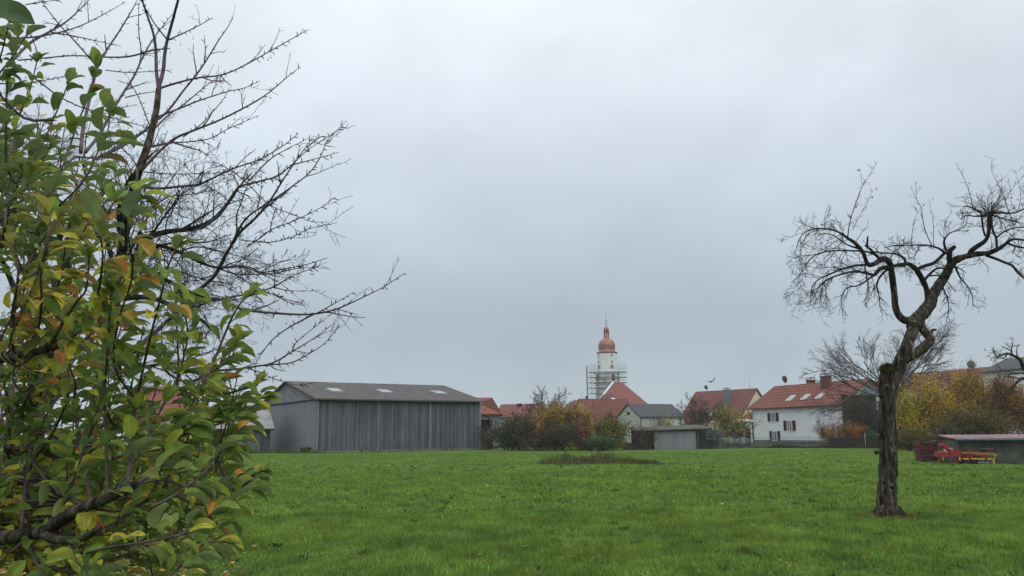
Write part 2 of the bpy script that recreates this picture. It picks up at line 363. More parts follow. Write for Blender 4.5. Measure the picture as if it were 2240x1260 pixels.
def build_grass():
    V = []; T = []
    def zone(y0, y1, n, h, wd):
        # uniform density in the wedge the field covers
        y = np.sqrt(NPR.uniform(y0 ** 2, y1 ** 2, n)); x = (NPR.uniform(-.95, 1.0, n)) * y
        cl = .5 * smooth_noise(x, y, 1.6, 3) + .7 * smooth_noise(x, y, 6.5, 4); cl2 = smooth_noise(x, y, .35, 9)
        keep = NPR.uniform(0, 1, n) < .62 + .38 * np.clip(cl + .3, -1, 1)
        x, y, cl, cl2 = x[keep], y[keep], cl[keep], cl2[keep]; k = len(x)
        z = .055 * 0 + np.interp(y, [0, 1], [0, 0])
        # ground height sampled on a lattice
        z = hgt(x, y)
        H = h * NPR.uniform(.45, 1.3, k) * (1 + .5 * np.clip(cl, -1, 1.2) + .15 * cl2)
        a = NPR.uniform(0, 6.283, k); W = wd * NPR.uniform(.6, 1.4, k)
        lean = NPR.uniform(.1, 1.0, k) * H; la = NPR.uniform(0, 6.283, k)
        dx, dy = np.cos(a) * W / 2, np.sin(a) * W / 2
        p0 = np.stack([x - dx, y - dy, z - .01], 1); p1 = np.stack([x + dx, y + dy, z - .01], 1)
        p2 = np.stack([x + np.cos(la) * lean, y + np.sin(la) * lean, z + H], 1)
        V.append(np.stack([p0, p1, p2], 1).reshape(-1, 3))
        near = np.clip((15 - y) / 7, 0, 1)
        t = np.clip(.55 - .22 * near + .1 * cl2 + .2 * smooth_noise(x, y, 1.1, 21) + .16 * smooth_noise(x, y, 5, 22) + NPR.normal(0, .24, k), 0, 1)[:, None]
        c = (1 - t) * np.array([.075, .162, .042]) + t * np.array([.2, .285, .042])
        dry = NPR.uniform(0, 1, k) < .035
        c[dry] = [.26, .22, .08]
        c *= NPR.uniform(.7, 1.45, k)[:, None] * (1 + .2 * smooth_noise(x, y, 3.2, 31) + .08 * smooth_noise(x, y, .8, 33))[:, None].clip(.5, 1.6)
        T.append(np.repeat(c, 3, 0))
    zone(3.5, 9, 120000, .1, .010)
    zone(8, 18, 440000, .075, .013)
    zone(18, 36, 270000, .075, .03)
    zone(36, 70, 150000, .06, .06)
    v = np.concatenate(V); f = np.arange(len(v)).reshape(-1, 3)
    o = np_mesh('grass', v, f, M_['grassleaf'], tint=np.concatenate(T))
    setk(o, 'short green meadow grass covering the whole field', 'grass', 'stuff')
build_grass()
def build_tufts():
    """broad-leaved weeds and longer tussocks in the turf"""
    V = []; T = []
    n = 2600
    y = np.sqrt(NPR.uniform(8.5 ** 2, 45 ** 2, n)); x = NPR.uniform(-.8, .9, n) * y
    for a, b in zip(x, y):
        z = ground_h(a, b); k = 14; dark = NPR.uniform(0, 1) < .5; s = NPR.uniform(.3, .85)
        for i in range(k):
            an = NPR.uniform(0, 6.28); L_ = s * NPR.uniform(.05, .13); W = .022 * s; hh = s * NPR.uniform(.03, .11)
            ox, oy = a + NPR.normal(0, .05), b + NPR.normal(0, .05)
            d = np.array([math.cos(an), math.sin(an), 0]); q = np.array([-d[1], d[0], 0]); o = np.array([ox, oy, z])
            V.append([o, o + d * L_ * .5 + q * W + [0, 0, hh * .8], o + d * L_ + [0, 0, hh], o + d * L_ * .5 - q * W + [0, 0, hh * .8]])
            c = np.array([.045, .1, .03]) if dark else np.array([.17, .27, .035]); T.append([c * NPR.uniform(.8, 1.2)] * 4)
    v = np.array(V).reshape(-1, 3); np_mesh_o = np_mesh('clover', v, np.arange(len(v)).reshape(-1, 4), M_['grassleaf'], tint=np.array(T).reshape(-1, 3))
    setk(np_mesh_o, 'broad leaved weeds and darker tussocks scattered in the meadow', 'weeds', 'stuff')
build_tufts()
def build_litter():
    V = []; T = []
    pal = [(.3, .12, .04), (.38, .2, .06), (.42, .3, .08), (.22, .08, .04), (.3, .22, .12), (.16, .07, .04), (.34, .14, .09)]
    pts = []
    for i in range(3600):
        px = NPR.uniform(-60, 620); py = 1010 + 260 * NPR.uniform(0, 1) ** .8
        dens = 1.0 if px < 420 else max(0.0, 1 - (px - 420) / 170) ** 2
        if py < 1120: dens *= .35
        if NPR.uniform(0, 1) < dens: pts.append(G(px, py))
    for i in range(70): pts.append(G(NPR.uniform(560, 2200), NPR.uniform(1010, 1260)))
    for p in pts:
        s = NPR.uniform(.025, .055); an = NPR.uniform(0, 6.28); z = ground_h(p.x, p.y) + NPR.uniform(.03, .075)
        d = np.array([math.cos(an), math.sin(an), NPR.uniform(-.3, .3)]); q = np.array([-d[1], d[0], NPR.uniform(-.4, .4)]); o = np.array([p.x, p.y, z])
        V.append([o - d * s, o - q * s * .6, o + d * s, o + q * s * .6]); c = np.array(pal[NPR.integers(len(pal))]) * NPR.uniform(.8, 1.3); T.append([c] * 4)
    v = np.array(V).reshape(-1, 3); o = np_mesh('fallen_leaves', v, np.arange(len(v)).reshape(-1, 4), M_['litter'], tint=np.array(T).reshape(-1, 3))
    setk(o, 'brown and orange fallen leaves lying in the grass under the apple branches', 'leaves', 'stuff')
build_litter()
def build_weeds():
    """rust-brown patch of tall dead weeds in mid field"""
    V = []; T = []
    c0 = G(1318, 1012)
    for i in range(2700):
        t = NPR.uniform(-1, 1); px = 1310 + t * 138
        q = G(px, 1016); x = q.x; edge = 1 - abs(t) ** 3
        y = q.y + NPR.uniform(-.6, 4.2) * edge + .6 * math.sin(t * 5)
        left = px < 1225
        Hm = (.62 if left else .48 + .14 * math.sin(t * 9) + .1 * math.sin(t * 23)) * edge ** .5 * (1 if px < 1400 else .6)
        H = Hm * NPR.uniform(.25, 1.15) * (1.5 if NPR.uniform(0, 1) < .06 else 1); W = .014
        la = NPR.uniform(0, 6.28); ln = NPR.uniform(0, .16)
        a = NPR.uniform(0, 3.14); dx, dy = math.cos(a) * W, math.sin(a) * W
        if abs(t) > .8 and NPR.uniform(0, 1) < (abs(t) - .8) * 4: continue
        V.append([(x - dx, y - dy, -.01), (x + dx, y + dy, -.01), (x + math.cos(la) * ln, y + math.sin(la) * ln, H)])
        u = NPR.uniform(0, 1)
        if left: c = np.array((.1, .125, .04)) if u < .7 else np.array((.13, .08, .045))
        else: c = np.array([(.15, .11, .065), (.085, .07, .045), (.16, .12, .07), (.12, .16, .05), (.1, .14, .045), (.11, .075, .05)][int(u * 6) % 6])
        T.append([c * NPR.uniform(.7, 1.3)] * 3)
        if NPR.uniform(0, 1) < .6 and not left:
            hz = H * NPR.uniform(.5, 1); s = .05
            V.append([(x - s, y, hz - s * .4), (x + s * .4, y + s, hz), (x + s * .3, y - s, hz + s)]); T.append([c * .9] * 3)
    v = np.array(V).reshape(-1, 3); o = np_mesh('dead_weeds', v, np.arange(len(v)).reshape(-1, 3), M_['litter'], tint=np.array(T).reshape(-1, 3))
    setk(o, 'oval patch of tall reddish brown dead weeds in mid field', 'weeds', 'stuff')
build_weeds()
# ------------------------------------------------------------------ buildings
def proj(p):
    q = CM3.inverted() @ (Vector(p) - Vector((0, 0, HCAM))); return 1120 + F * q.x / -q.z, 630 - F * q.y / -q.z
def solve_a(hs, px, y):
    """distance along a building at depth y, on its roof, seen at a photo column"""
    z = hs.eave + min(y, hs.w - y) * hs.slope + .2; lo, hi = -5.0, hs.L + 5
    Mx = Matrix.Translation(hs.root.location) @ Matrix.Rotation(hs.rz, 4, 'Z')
    for _ in range(40):
        m = (lo + hi) / 2
        if proj(Mx @ Vector((m, y, z)))[0] < px: lo = m
        else: hi = m
    return lo
class House:
    """gabled building: local x along the front eave from P0 to P1, local y into the building"""
    def __init__(s, name, label, cat, P0, P1, w, eave, ridge, wallm, roofm, over=.4, verge=.3, insL=0, insR=0, thick=.16, walls=True, group=None):
        P0 = Vector(P0); P1 = Vector(P1); d = P1 - P0; d.z = 0
        s.L = d.length; s.w = w; s.eave = eave; s.ridge = ridge; s.rz = math.atan2(d.y, d.x)
        s.root = thing(name, label, cat, (P0.x, P0.y, 0), s.rz, group)
        s.slope = (ridge - eave) / (w / 2); L_ = s.L
        if walls:
            b = MB(); zr = ridge - .02; ze = eave - .02
            vs = [(0, 0, -.3), (L_, 0, -.3), (L_, w, -.3), (0, w, -.3), (0, 0, ze), (L_, 0, ze), (L_, w, ze), (0, w, ze), (0, w / 2, zr if not insL else ze), (L_, w / 2, zr if not insR else ze)]
            b.add(vs, [(0, 1, 5, 4), (1, 2, 6, 9, 5), (2, 3, 7, 6), (3, 0, 4, 8, 7), (3, 2, 1, 0), (4, 5, 9, 8), (8, 9, 6, 7)])
            b.build('wall', wallm, s.root)
        rf = MB(); o = over; x0 = -verge if not insL else -o; x1 = L_ + verge if not insR else L_ + o
        zl = eave - s.slope * o; t = thick
        rl = insL if insL else x0; rr = L_ - insR if insR else x1
        vs = []
        for dz in (0, t):
            vs += [(x0, -o, zl + dz), (x1, -o, zl + dz), (x1, w + o, zl + dz), (x0, w + o, zl + dz), (rl, w / 2, ridge + dz), (rr, w / 2, ridge + dz)]
        fs = [(6, 7, 11, 10), (8, 9, 10, 11), (0, 4, 5, 1), (2, 5, 4, 3), (0, 1, 7, 6), (2, 3, 9, 8)]
        if insR: fs += [(7, 8, 11), (1, 2, 5)[::-1], (1, 2, 8, 7)]
        else: fs += [(1, 5, 11, 7), (5, 2, 8, 11)]
        if insL: fs += [(9, 6, 10), (3, 4, 0), (3, 0, 6, 9)]
        else: fs += [(4, 0, 6, 10), (3, 4, 10, 9)]
        rf.add(vs, fs); s.roof = rf.build('roof', roofm, s.root)
    def T(s, face):
        L_, w = s.L, s.w
        return {'front': lambda a, o, z: (a, -o, z), 'right': lambda a, o, z: (L_ + o, a, z), 'left': lambda a, o, z: (-o, w - a, z)}[face]
    def slopeT(s):
        """front roof slope: a along, u up the slope from the wall line, o outward"""
        c = 1 / math.sqrt(1 + s.slope ** 2); n = Vector((0, -s.slope * c, c)); t = Vector((0, c, s.slope * c))
        def T(a, u, o): return tuple(Vector((a, 0, s.eave + .16)) + t * u + n * o)
        return T
    def window(s, face, a, z, w, h, shutter=None, curtain=True, mull=True):
        T = s.T(face); b = MB(); k = .07
        b.box(a, a + w, 0, .06, z, z + k, T); b.box(a, a + w, 0, .06, z + h - k, z + h, T)
        b.box(a, a + k, 0, .06, z + k, z + h - k, T); b.box(a + w - k, a + w, 0, .06, z + k, z + h - k, T)
        if mull: b.box(a + w / 2 - .04, a + w / 2 + .04, 0, .05, z + k, z + h - k, T)
        fr = b.build('window', M_['trim'], s.root)
        p = MB(); p.box(a + k, a + w - k, .004, .02, z + k, z + h - k, T); p.build('pane', M_['glass'], fr)
        if curtain:
            for c0, c1 in ((a + k + .05, a + w * .27), (a + w * .74, a + w - k - .05)):
                c = MB(); c.box(c0, c1, .022, .028, z + k + .1, z + h - k, T); c.build('curtain', M_['curtain'], fr)
        sl_ = MB(); sl_.box(a - .06, a + w + .06, 0, .12, z - .06, z - .003, T); sl_.build('sill', M_['trim'], fr)
        if shutter:
            for sx_ in (a - shutter - .03, a + w + .03):
                q = MB(); q.box(sx_, sx_ + shutter, .01, .06, z, z + h, T)
                for i in range(8): q.box(sx_ + .06, sx_ + shutter - .06, .06, .075, z + .08 + i * (h - .16) / 8, z + .08 + (i + .6) * (h - .16) / 8, T)
                q.build('shutter', shutterm, s.root)
    def skylight(s, a, u, w, h, m, frame=None):
        T = s.slopeT()
        if frame:
            b = MB(); k = .09
            b.box(a - k, a + w + k, u - k, u, 0, .12, T); b.box(a - k, a + w + k, u + h, u + h + k, 0, .12, T)
            b.box(a - k, a, u, u + h, 0, .12, T); b.box(a + w, a + w + k, u, u + h, 0, .12, T)
            f = b.build('skylight', frame, s.root); p = MB(); p.box(a, a + w, u, u + h, .01, .07, T); p.build('pane', m, f)
        else:
            p = MB(); p.box(a, a + w, u, u + h, -.02, .03, T); p.build('skylight', m, s.root)
    def chimney(s, a, y, w, d, ztop, m, cap=True, capm=None):
        b = MB(); zb = s.eave + min(y, s.w - y) * s.slope - .4
        b.box(a, a + w, y, y + d, zb, ztop); b.box(a - .05, a + w + .05, y - .05, y + d + .05, ztop, ztop + .1)
        c = b.build('chimney', m, s.root)
        if cap:
            k = MB()
            for i, j in ((.1, .1), (.9, .1), (.1, .9), (.9, .9)): k.box(a + w * i - .02, a + w * i + .02, y + d * j - .02, y + d * j + .02, ztop + .1, ztop + .32)
            k.add([(a - .12, y - .1, ztop + .32), (a + w + .12, y - .1, ztop + .32), (a + w + .12, y + d + .1, ztop + .32), (a - .12, y + d + .1, ztop + .32), (a + w * .25, y + d / 2, ztop + .46), (a + w * .75, y + d / 2, ztop + .46)],
                  [(3, 2, 1, 0), (0, 1, 5, 4), (2, 3, 4, 5), (1, 2, 5), (3, 0, 4)])
            k.build('chimney_cap', capm or M_['dark'], c)
        return c
    def box(s, name, face, a0, a1, o0, o1, z0, z1, m, parent=None):
        b = MB(); b.box(a0, a1, o0, o1, z0, z1, s.T(face)); return b.build(name, m, parent or s.root)
    def gutter(s, drop=True, face_x=None, m=None):
        b = MB(); z = s.eave - s.slope * .4 + .03
        b.tube([(-.3, -.48, z), (s.L + .3, -.48, z)], .07, 8); g = b.build('gutter', m or M_['dark'], s.root)
        return g
shutterm = M_['shutter']
def dish(name, label, base, r, facing, tilt=R(25), mast=.8, m=None):
    """satellite dish on a short mast"""
    root = thing(name, label, 'satellite dish', base, facing)
    b = MB(); b.tube([(0, 0, -.3), (0, 0, mast)], .03, 6); b.build('mast', M_['steel'], root)
    d = MB(); n = 20; rings = 5; vs = []; c, s_ = math.cos(tilt), math.sin(tilt)
    def P(rr, a, off):
        x = rr * math.cos(a); z = rr * math.sin(a) * 1.1; y = -(.18 - .35 * (rr / r) ** 2 * .5) * r + off
        return (x, -.1 + y * c - z * s_ * .3, mast + z * c + y * s_ + r * .1)
    for off in (0, .03):
        for i in range(rings + 1):
            for j in range(n): vs.append(P(max(.01, r * i / rings), 2 * math.pi * j / n, off))
    h = (rings + 1) * n; fs = []
    for k in (0, h):
        for i in range(rings):
            for j in range(n):
                q = (k + i * n + j, k + i * n + (j + 1) % n, k + (i + 1) * n + (j + 1) % n, k + (i + 1) * n + j); fs.append(q if k == 0 else q[::-1])
    e = rings * n
    for j in range(n): fs.append((e + j, e + (j + 1) % n, h + e + (j + 1) % n, h + e + j))
    d.add(vs, fs, True); d.build('reflector', m or M_['dishred'], root)
    rm = MB(); rm.tube([P(r, 2 * math.pi * j / n, .0) for j in range(n + 1)], .035, 5, False); rm.build('rim', M_['trim'], root)
    a = MB(); a.tube([(0, -.1, mast - r * .9), (0, -.55 * r - .3, mast)], .018, 5); a.box(-.05, .05, -.55 * r - .38, -.55 * r - .28, mast - .04, mast + .1); a.build('arm', M_['steel'], root)
    return root
# --- weathered barn
b0 = G(691, 990); b1 = G(1051, 982.5)
bE = Z(691, 877, b0.y) + .2
bdir = (b1 - b0).normalized(); bper = Vector((-bdir.y, bdir.x, 0))
BW = 19.0
rp = b0 + bper * BW / 2; bR = at(632, 834, rp.y).z - .12
barn = House('barn', 'long weathered grey wooden barn with a low brown roof and three light panels', 'barn', b0, b1, BW, bE, bR, M_['wood'], M_['fibre'], over=.5, verge=.45, thick=.14)
T = barn.T('left')
g = MB(); z1 = barn.eave - .15
g.box(0, BW - .05, .0, .045, 0, z1, T); g.build('gable_cladding', M_['wood_pale'], barn.root)
g = MB(); g.add([T(0, .03, z1 + .14), T(BW, .03, z1 + .14), T(BW / 2, .03, barn.ridge - .05), T(0, .1, z1 + .14), T(BW, .1, z1 + .14), T(BW / 2, .1, barn.ridge - .05)], [(3, 4, 5), (0, 2, 1), (0, 1, 4, 3), (1, 2, 5, 4), (2, 0, 3, 5)]); g.build('gable_panel', M_['wood_pale'], barn.root)
barn.box('ledge', 'left', 0, BW, .1, .16, z1 + .02, z1 + .14, M_['dark'])
for fx, ww in ((.0, .09), (.345, .07), (.663, .08), (.995, .09)):
    x = barn.L * fx
    barn.box('post', 'front', x + (0 if fx < .9 else -.08), x + .08 + ww * .3, .0, .09, 0, barn.eave - .25, M_['steel'])
barn.box('top_rail', 'front', .2, barn.L - .2, .0, .05, barn.eave - .32, barn.eave - .1, M_['dark'])
barn.box('bottom_rail', 'front', .2, barn.L - .2, .0, .06, .0, .12, M_['wood_pale'])
for i in range(46):
    random.seed(i); x = random.uniform(.3, barn.L - .4); zz = random.uniform(.1, 1.0); ww = random.uniform(.02, .04)
    if i < 24: barn.box('batten', 'front', x, x + ww, .0, random.uniform(.02, .035), zz, zz + random.uniform(1.5, barn.eave - zz - .5), M_['wood_pale'])
for px_, a in ((733, .17), (842, .46), (960, .78)):
    barn.skylight(solve_a(barn, px_, (BW / 2) * .47) - .7, (BW / 2) * .38, 1.3, 1.9, M_['clear'])
for a in (('left', BW * .02),):
    barn.box('bargeboard', 'left', 0, .05, .3, .34, barn.eave - .6, barn.eave - .4, M_['dark'])
# --- lean shed beside the barn
p0 = G(430, 990); sh_d = 80
shed0 = Vector((X(478, 78), 78, 0)); shed1 = Vector((X(592, 80), 80, 0))
sE = Z(530, 936, 79); sR = Z(530, 886, 84)
shed = House('lean_to_shed', 'low grey roofed plank shed against the gable end of the big barn', 'shed', shed0, shed1, 9.5, sE, sR, M_['wood_dark'], M_['grey_roof'], over=.35, verge=.3, thick=.1)
shed.box('fascia', 'front', -.3, shed.L + .3, .36, .42, sE - shed.slope * .35 - .1, sE - shed.slope * .35 + .1, M_['dark'])
shed.box('door', 'front', shed.L * .52, shed.L * .8, .0, .05, 0, sE - .35, M_['wood'])
# --- brick house behind the apple leaves
q0 = Vector((X(322, 84), 84, 0)); q1 = Vector((X(470, 88), 88, 0))
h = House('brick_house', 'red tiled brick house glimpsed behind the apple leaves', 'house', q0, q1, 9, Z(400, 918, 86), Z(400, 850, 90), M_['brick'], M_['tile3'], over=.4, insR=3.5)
h.window('front', 2.0, 1.0, 1.1, 1.2); h.window('right', 3.0, 1.0, 1.1, 1.2)
q0 = Vector((X(425, 80), 80, 0)); q1 = Vector((X(478, 82), 82, 0))
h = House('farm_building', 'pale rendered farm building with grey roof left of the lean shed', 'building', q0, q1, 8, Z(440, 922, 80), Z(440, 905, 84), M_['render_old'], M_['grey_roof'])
h.window('front', 1.0, 1.2, .9, .9)
# wood pile
wp = thing('wood_pile', 'stacked firewood under white sheets beside the plank shed', 'wood pile', (X(445, 70), 70, 0), .05)
rng = random.Random(3)
b = MB()
for i in range(13):
    for j in range(6):
        x = -1.4 + i * .22 + rng.uniform(-.03, .03); z = .1 + j * .15
        b.tube([(x, -.4 + rng.uniform(-.06, .06), z), (x, .5, z)], rng.uniform(.06, .09), 6)
b.build('log', M_['wood_pale'], wp)['kind'] = 'stuff'
for k in range(7):
    b = MB(); b.box(-1.6, 1.6, -.48 + rng.uniform(-.03, .03), -.43, .1 + k * .13, .17 + k * .13); b.build('board', M_['wood'], wp)
for x in (-1.5, .15):
    b = MB(); b.add([(x, -.6, .98), (x + 1.35, -.6, 1.0), (x + 1.35, .6, 1.06), (x, .6, 1.05), (x, -.6, 1.02), (x + 1.35, -.6, 1.04), (x + 1.35, .6, 1.1), (x, .6, 1.09)], [(0, 3, 2, 1), (4, 5, 6, 7), (0, 1, 5, 4), (1, 2, 6, 5), (2, 3, 7, 6), (3, 0, 4, 7)]); b.build('sheet', M_['render'], wp)
# --- house right of the barn
q0 = Vector((X(1020, 96), 96, 0)); q1 = Vector((X(1090, 96), 96, 0))
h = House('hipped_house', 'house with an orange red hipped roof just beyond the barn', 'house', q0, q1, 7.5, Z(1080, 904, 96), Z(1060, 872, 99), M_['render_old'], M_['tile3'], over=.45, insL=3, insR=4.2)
h.window('front', h.L - 1.6, 1.4, .9, 1.1)
q = thing('timber_lean_to', 'dark timber lean to with open side between barn and first bushes', 'lean-to', (X(1052, 88), 88, 0))
b = MB(); b.add([(-.3, -.2, 3.9), (1.75, -.2, 2.75), (1.75, 2.6, 2.75), (-.3, 2.6, 3.9), (-.3, -.2, 4.0), (1.75, -.2, 2.87), (1.75, 2.6, 2.87), (-.3, 2.6, 4.0)], [(0, 3, 2, 1), (4, 5, 6, 7), (0, 1, 5, 4), (1, 2, 6, 5), (2, 3, 7, 6), (3, 0, 4, 7)]); b.build('roof', M_['dark'], q)
for x, y in ((1.1, 0), (1.1, 2.4), (0, 2.4)):
    b = MB(); b.box(x - .08, x + .08, y - .08, y + .08, 0, 3.0); b.build('post', M_['brown'], q)
b = MB(); b.box(-.2, 1.0, 2.5, 2.6, 0, 3.2); b.build('wall', M_['brick'], q)
# --- distant houses left of the church
q0 = Vector((X(1089, 172), 172, 0)); q1 = Vector((X(1172, 170), 170, 0))
h = House('distant_house', 'distant house with white gable and two dark chimneys left of the bare round tree', 'house', q0, q1, 8, Z(1100, 903, 172), Z(1110, 886, 176), M_['render'], M_['tile2'], over=.4)
h.chimney(3.6, 2.6, .95, .8, Z(1124, 884, 174), M_['dark'], cap=False); h.chimney(6.3, 3.2, .6, .6, Z(1141, 885, 174), M_['dark'], cap=False)
q0 = Vector((X(1085, 150), 150, 0)); q1 = Vector((X(1210, 146), 146, 0))
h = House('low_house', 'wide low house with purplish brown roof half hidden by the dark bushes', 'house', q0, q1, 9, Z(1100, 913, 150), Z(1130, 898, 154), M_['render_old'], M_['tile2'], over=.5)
q0 = Vector((X(1225, 158), 158, 0)); q1 = Vector((X(1262, 150), 150, 0))
h = House('gabled_cottage', 'small cottage with pale gable and dark brown roof below the hoist', 'house', q0, q1, 6, Z(1245, 900, 155), Z(1250, 877, 157), M_['render_old'], M_['tile_brown'], over=.3)
q0 = Vector((X(1262, 170), 170, 0)); q1 = Vector((X(1292, 168), 168, 0))
h = House('brown_roofed_house', 'house with brown roof touching the foot of the hoist', 'house', q0, q1, 8, Z(1275, 900, 170), Z(1275, 875, 174), M_['render_old'], M_['tile_brown'], over=.3)
h.chimney(.5, 3, .35, .35, Z(1267, 868, 172), M_['dark'], cap=False)
# house with the brown hip roof before the tower foot
q0 = Vector((X(1290, 190), 190, 0)); q1 = Vector((X(1345, 188), 188, 0))
h = House('parish_house', 'brown roofed house with a small white dormer at the foot of the tower', 'house', q0, q1, 9, Z(1300, 900, 190), Z(1310, 864, 194), M_['render_old'], M_['tile_brown'], over=.3, insL=2.5, insR=1.0)
for nm, pxx in (('dormer', 1345),):
    x = (X(pxx, 187) - q0.x); z = Z(pxx, 872, 187) - .4
    b = MB(); b.add([(x - .9, -.3, z - .9), (x + .9, -.3, z - .9), (x + .9, -.3, z - .3), (x, -.3, z + .7), (x - .9, -.3, z - .3), (x - .9, 3, z - .9), (x + .9, 3, z - .9), (x + .9, 3, z - .3), (x, 3, z + .7), (x - .9, 3, z - .3)], [(0, 1, 2, 3, 4), (9, 8, 7, 6, 5), (0, 5, 6, 1), (1, 6, 7, 2), (2, 7, 8, 3), (3, 8, 9, 4), (4, 9, 5, 0)])
    b.build(nm, M_['render'], h.root)
# --- red roofed barn
q0 = Vector((X(1293, 128), 128, 0)); q1 = Vector((X(1398, 131), 131.5, 0))
h = House('red_roofed_barn', 'barn with big red tiled roof between the golden trees and the white gable', 'barn', q0, q1, 7, Z(1295, 922, 128), Z(1290, 874, 131), M_['render_old'], M_['tile2'], over=.4, verge=.25)
b = MB(); x = X(1330, 127) - q0.x; z = Z(1330, 903, 127); b.add([(x - 2.2, -1.6, z - 2.1), (x + 2.2, -1.6, z - 2.1), (x, -1.6, z + .4), (x - 2.2, 2.6, z - 2.1), (x + 2.2, 2.6, z - 2.1), (x, 2.6, z + .4)], [(0, 1, 2), (5, 4, 3), (0, 2, 5, 3), (1, 4, 5, 2), (0, 3, 4, 1)]); dm = b.build('porch_roof', M_['tile2'], h.root)
b = MB(); b.add([(x - 1.7, -1.63, z - 2.1), (x + 1.7, -1.63, z - 2.1), (x, -1.63, z - .1), (x - 1.7, -1.5, z - 2.1), (x + 1.7, -1.5, z - 2.1), (x, -1.5, z - .1)], [(0, 1, 2), (5, 4, 3), (0, 2, 5, 3), (1, 4, 5, 2), (0, 3, 4, 1)]); b.build('gable_board', M_['dark'], dm)
# --- white gabled shed with slate roof
q0 = Vector((X(1402, 118), 118, 0)); q1 = Vector((X(1497, 122), 122, 0))
h = House('white_gabled_barn', 'white gabled barn with dark grey roof behind the low board shed', 'barn', q0, q1, 5.6, Z(1402, 912, 118), Z(1380, 885, 120), M_['render_old'], M_['slate'], over=.2, verge=.2)
h.box('hatch', 'left', 2.5, 3.1, 0, .05, h.eave + .35, h.eave + .8, M_['dark'])
h.box('downpipe', 'front', -.02, .08, .02, .12, 0, h.eave - .1, M_['dark'])
h.box('plinth', 'front', 0, h.L, 0, .05, 0, .5, M_['concrete'])
# --- house with yellow gable
q0 = Vector((X(1489, 158), 158, 0)); q1 = Vector((X(1619, 147), 147, 0))
h = House('yellow_gabled_house', 'red tiled house with pale yellow gable and grey green chimney', 'house', q0, q1, 11.0, Z(1621, 916, 147), Z(1643, 851, 150), M_['yellow'], M_['tile2'], over=.5, verge=.35)
h.window('right', 4.9, h.eave + 1.9, 1.1, 1.5)
h.window('right', 4.9, h.eave - 1.6, 1.2, 1.5)
h.chimney(h.L * .62, 2.6, 1.0, .9, Z(1583, 853, 152), M_['metalgrey'])
h.skylight(h.L * .5, .4, 1.2, .9, M_['clear'], M_['trim'])
b = MB(); b.tube([(h.L - .6, 4.5, h.ridge), (h.L - .6, 4.5, h.ridge + 1.9)], .035, 5); b.build('antenna', M_['steel'], h.root)
dish('satellite_dish', 'small maroon satellite dish on the ridge of the yellow gabled house', at(1546, 857, 154), .45, R(-62))
# --- house between
q0 = Vector((X(1645, 130), 130, 0)); q1 = Vector((X(1735, 119), 119, 0))
h = House('second_red_house', 'purplish red roof half hidden behind the white shuttered house', 'house', q0, q1, 9, Z(1645, 908, 130), Z(1668, 859, 132), M_['render'], M_['tile2'], over=.4)
h.chimney(solve_a(h, 1696, 3.8), 3.6, .7, .6, Z(1697, 848, 129), M_['brick'], cap=False)
# --- white shuttered house
wh0 = Vector((X(1648, 113), 113, 0)); wh1 = Vector((X(1845, 97.5), 97.5, 0))
WW = 9.2
WE = Z(1648, 899, 113) + .5; WR = Z(1705, 846, 115.5) - .1
wh = House('white_farmhouse', 'white farmhouse with red tiled roof, maroon shutters and three roof lights', 'house', wh0, wh1, WW, WE, WR, M_['render'], M_['tile'], over=.55, verge=.5)
Lh = wh.L
def wx(px):
    """distance along the front wall seen at a photo column"""
    r = ray(px, 930); d = (wh1 - wh0).normalized()
    t = (r.x * wh0.y - r.y * wh0.x) / (r.y * d.x - r.x * d.y) if abs(r.y * d.x - r.x * d.y) > 1e-9 else 0
    return t
def wz(px, py):
    p = wh0 + (wh1 - wh0).normalized() * wx(px); return Z(px, py, p.y)
for (xa, xb, ya, yb) in ((1687, 1698, 903, 922), (1721.5, 1733.5, 920, 942), (1688.5, 1699, 943, 963.5)):
    a0, a1 = wx(xa), wx(xb); za, zb = wz(xa, yb), wz(xa, ya)
    wh.window('front', a0, za, a1 - a0, zb - za, shutter=(a1 - a0) * .56)
wh.box('plinth', 'front', 0, Lh, 0, .06, -.2, .45, M_['concrete'])
g = wh.gutter()
b = MB(); zg = wh.eave - .4
b.tube([(-.25, -.5, zg), (-.1, -.5, zg - .5), (.05, -.12, zg - 1.0), (.05, -.1, 0)], .07, 6); b.build('downpipe', M_['shutter'], wh.root)
wh.box('corner_pipe', 'front', Lh - .12, Lh - .02, .02, .12, 0, wh.eave - .2, M_['trim'])
ST = wh.slope
for px_, uu in ((1727, 1.7), (1759, 1.75), (1791, 1.8)):
    a = solve_a(wh, px_, uu * .8); wh.skylight(a, uu - .75, .62, 1.15, M_['clear'], M_['trim'])
wh.chimney(solve_a(wh, 1767, 5.2), 5.0, .85, .8, Z(1778, 831, 108), M_['brick'])
wh.chimney(solve_a(wh, 1797, 3.0), 2.9, 1.15, .8, Z(1808, 824, 104), M_['brick'])
# gable end toward the field: white boarding, glass, balcony, veranda
T = wh.T('right')
b = MB(); zt = wh.eave + .9
b.add([T(WW * .3, .02, zt), T(WW * .92, .02, zt), T(WW * .78, .02, wh.ridge - 1.5), T(WW * .5, .02, wh.ridge - .35), T(WW * .3, .05, zt), T(WW * .92, .05, zt), T(WW * .78, .05, wh.ridge - 1.5), T(WW * .5, .05, wh.ridge - .35)], [(0, 3, 2, 1), (4, 5, 6, 7), (0, 1, 5, 4), (1, 2, 6, 5), (2, 3, 7, 6), (3, 0, 4, 7)]); b.build('gable_glazing', M_['clear'], wh.root)
wh.box('balcony_floor', 'right', .2, WW - .2, .0, 2.2, 2.75, 2.95, M_['dark'])
wh.box('wall_cladding', 'right', .1, WW * .6, .0, .06, 0, zt + .1, M_['dark'])
b = MB()
for i in range(40): b.box(.3 + i * .22, .3 + i * .22 + .12, 2.1, 2.15, 2.95, 3.9, T)
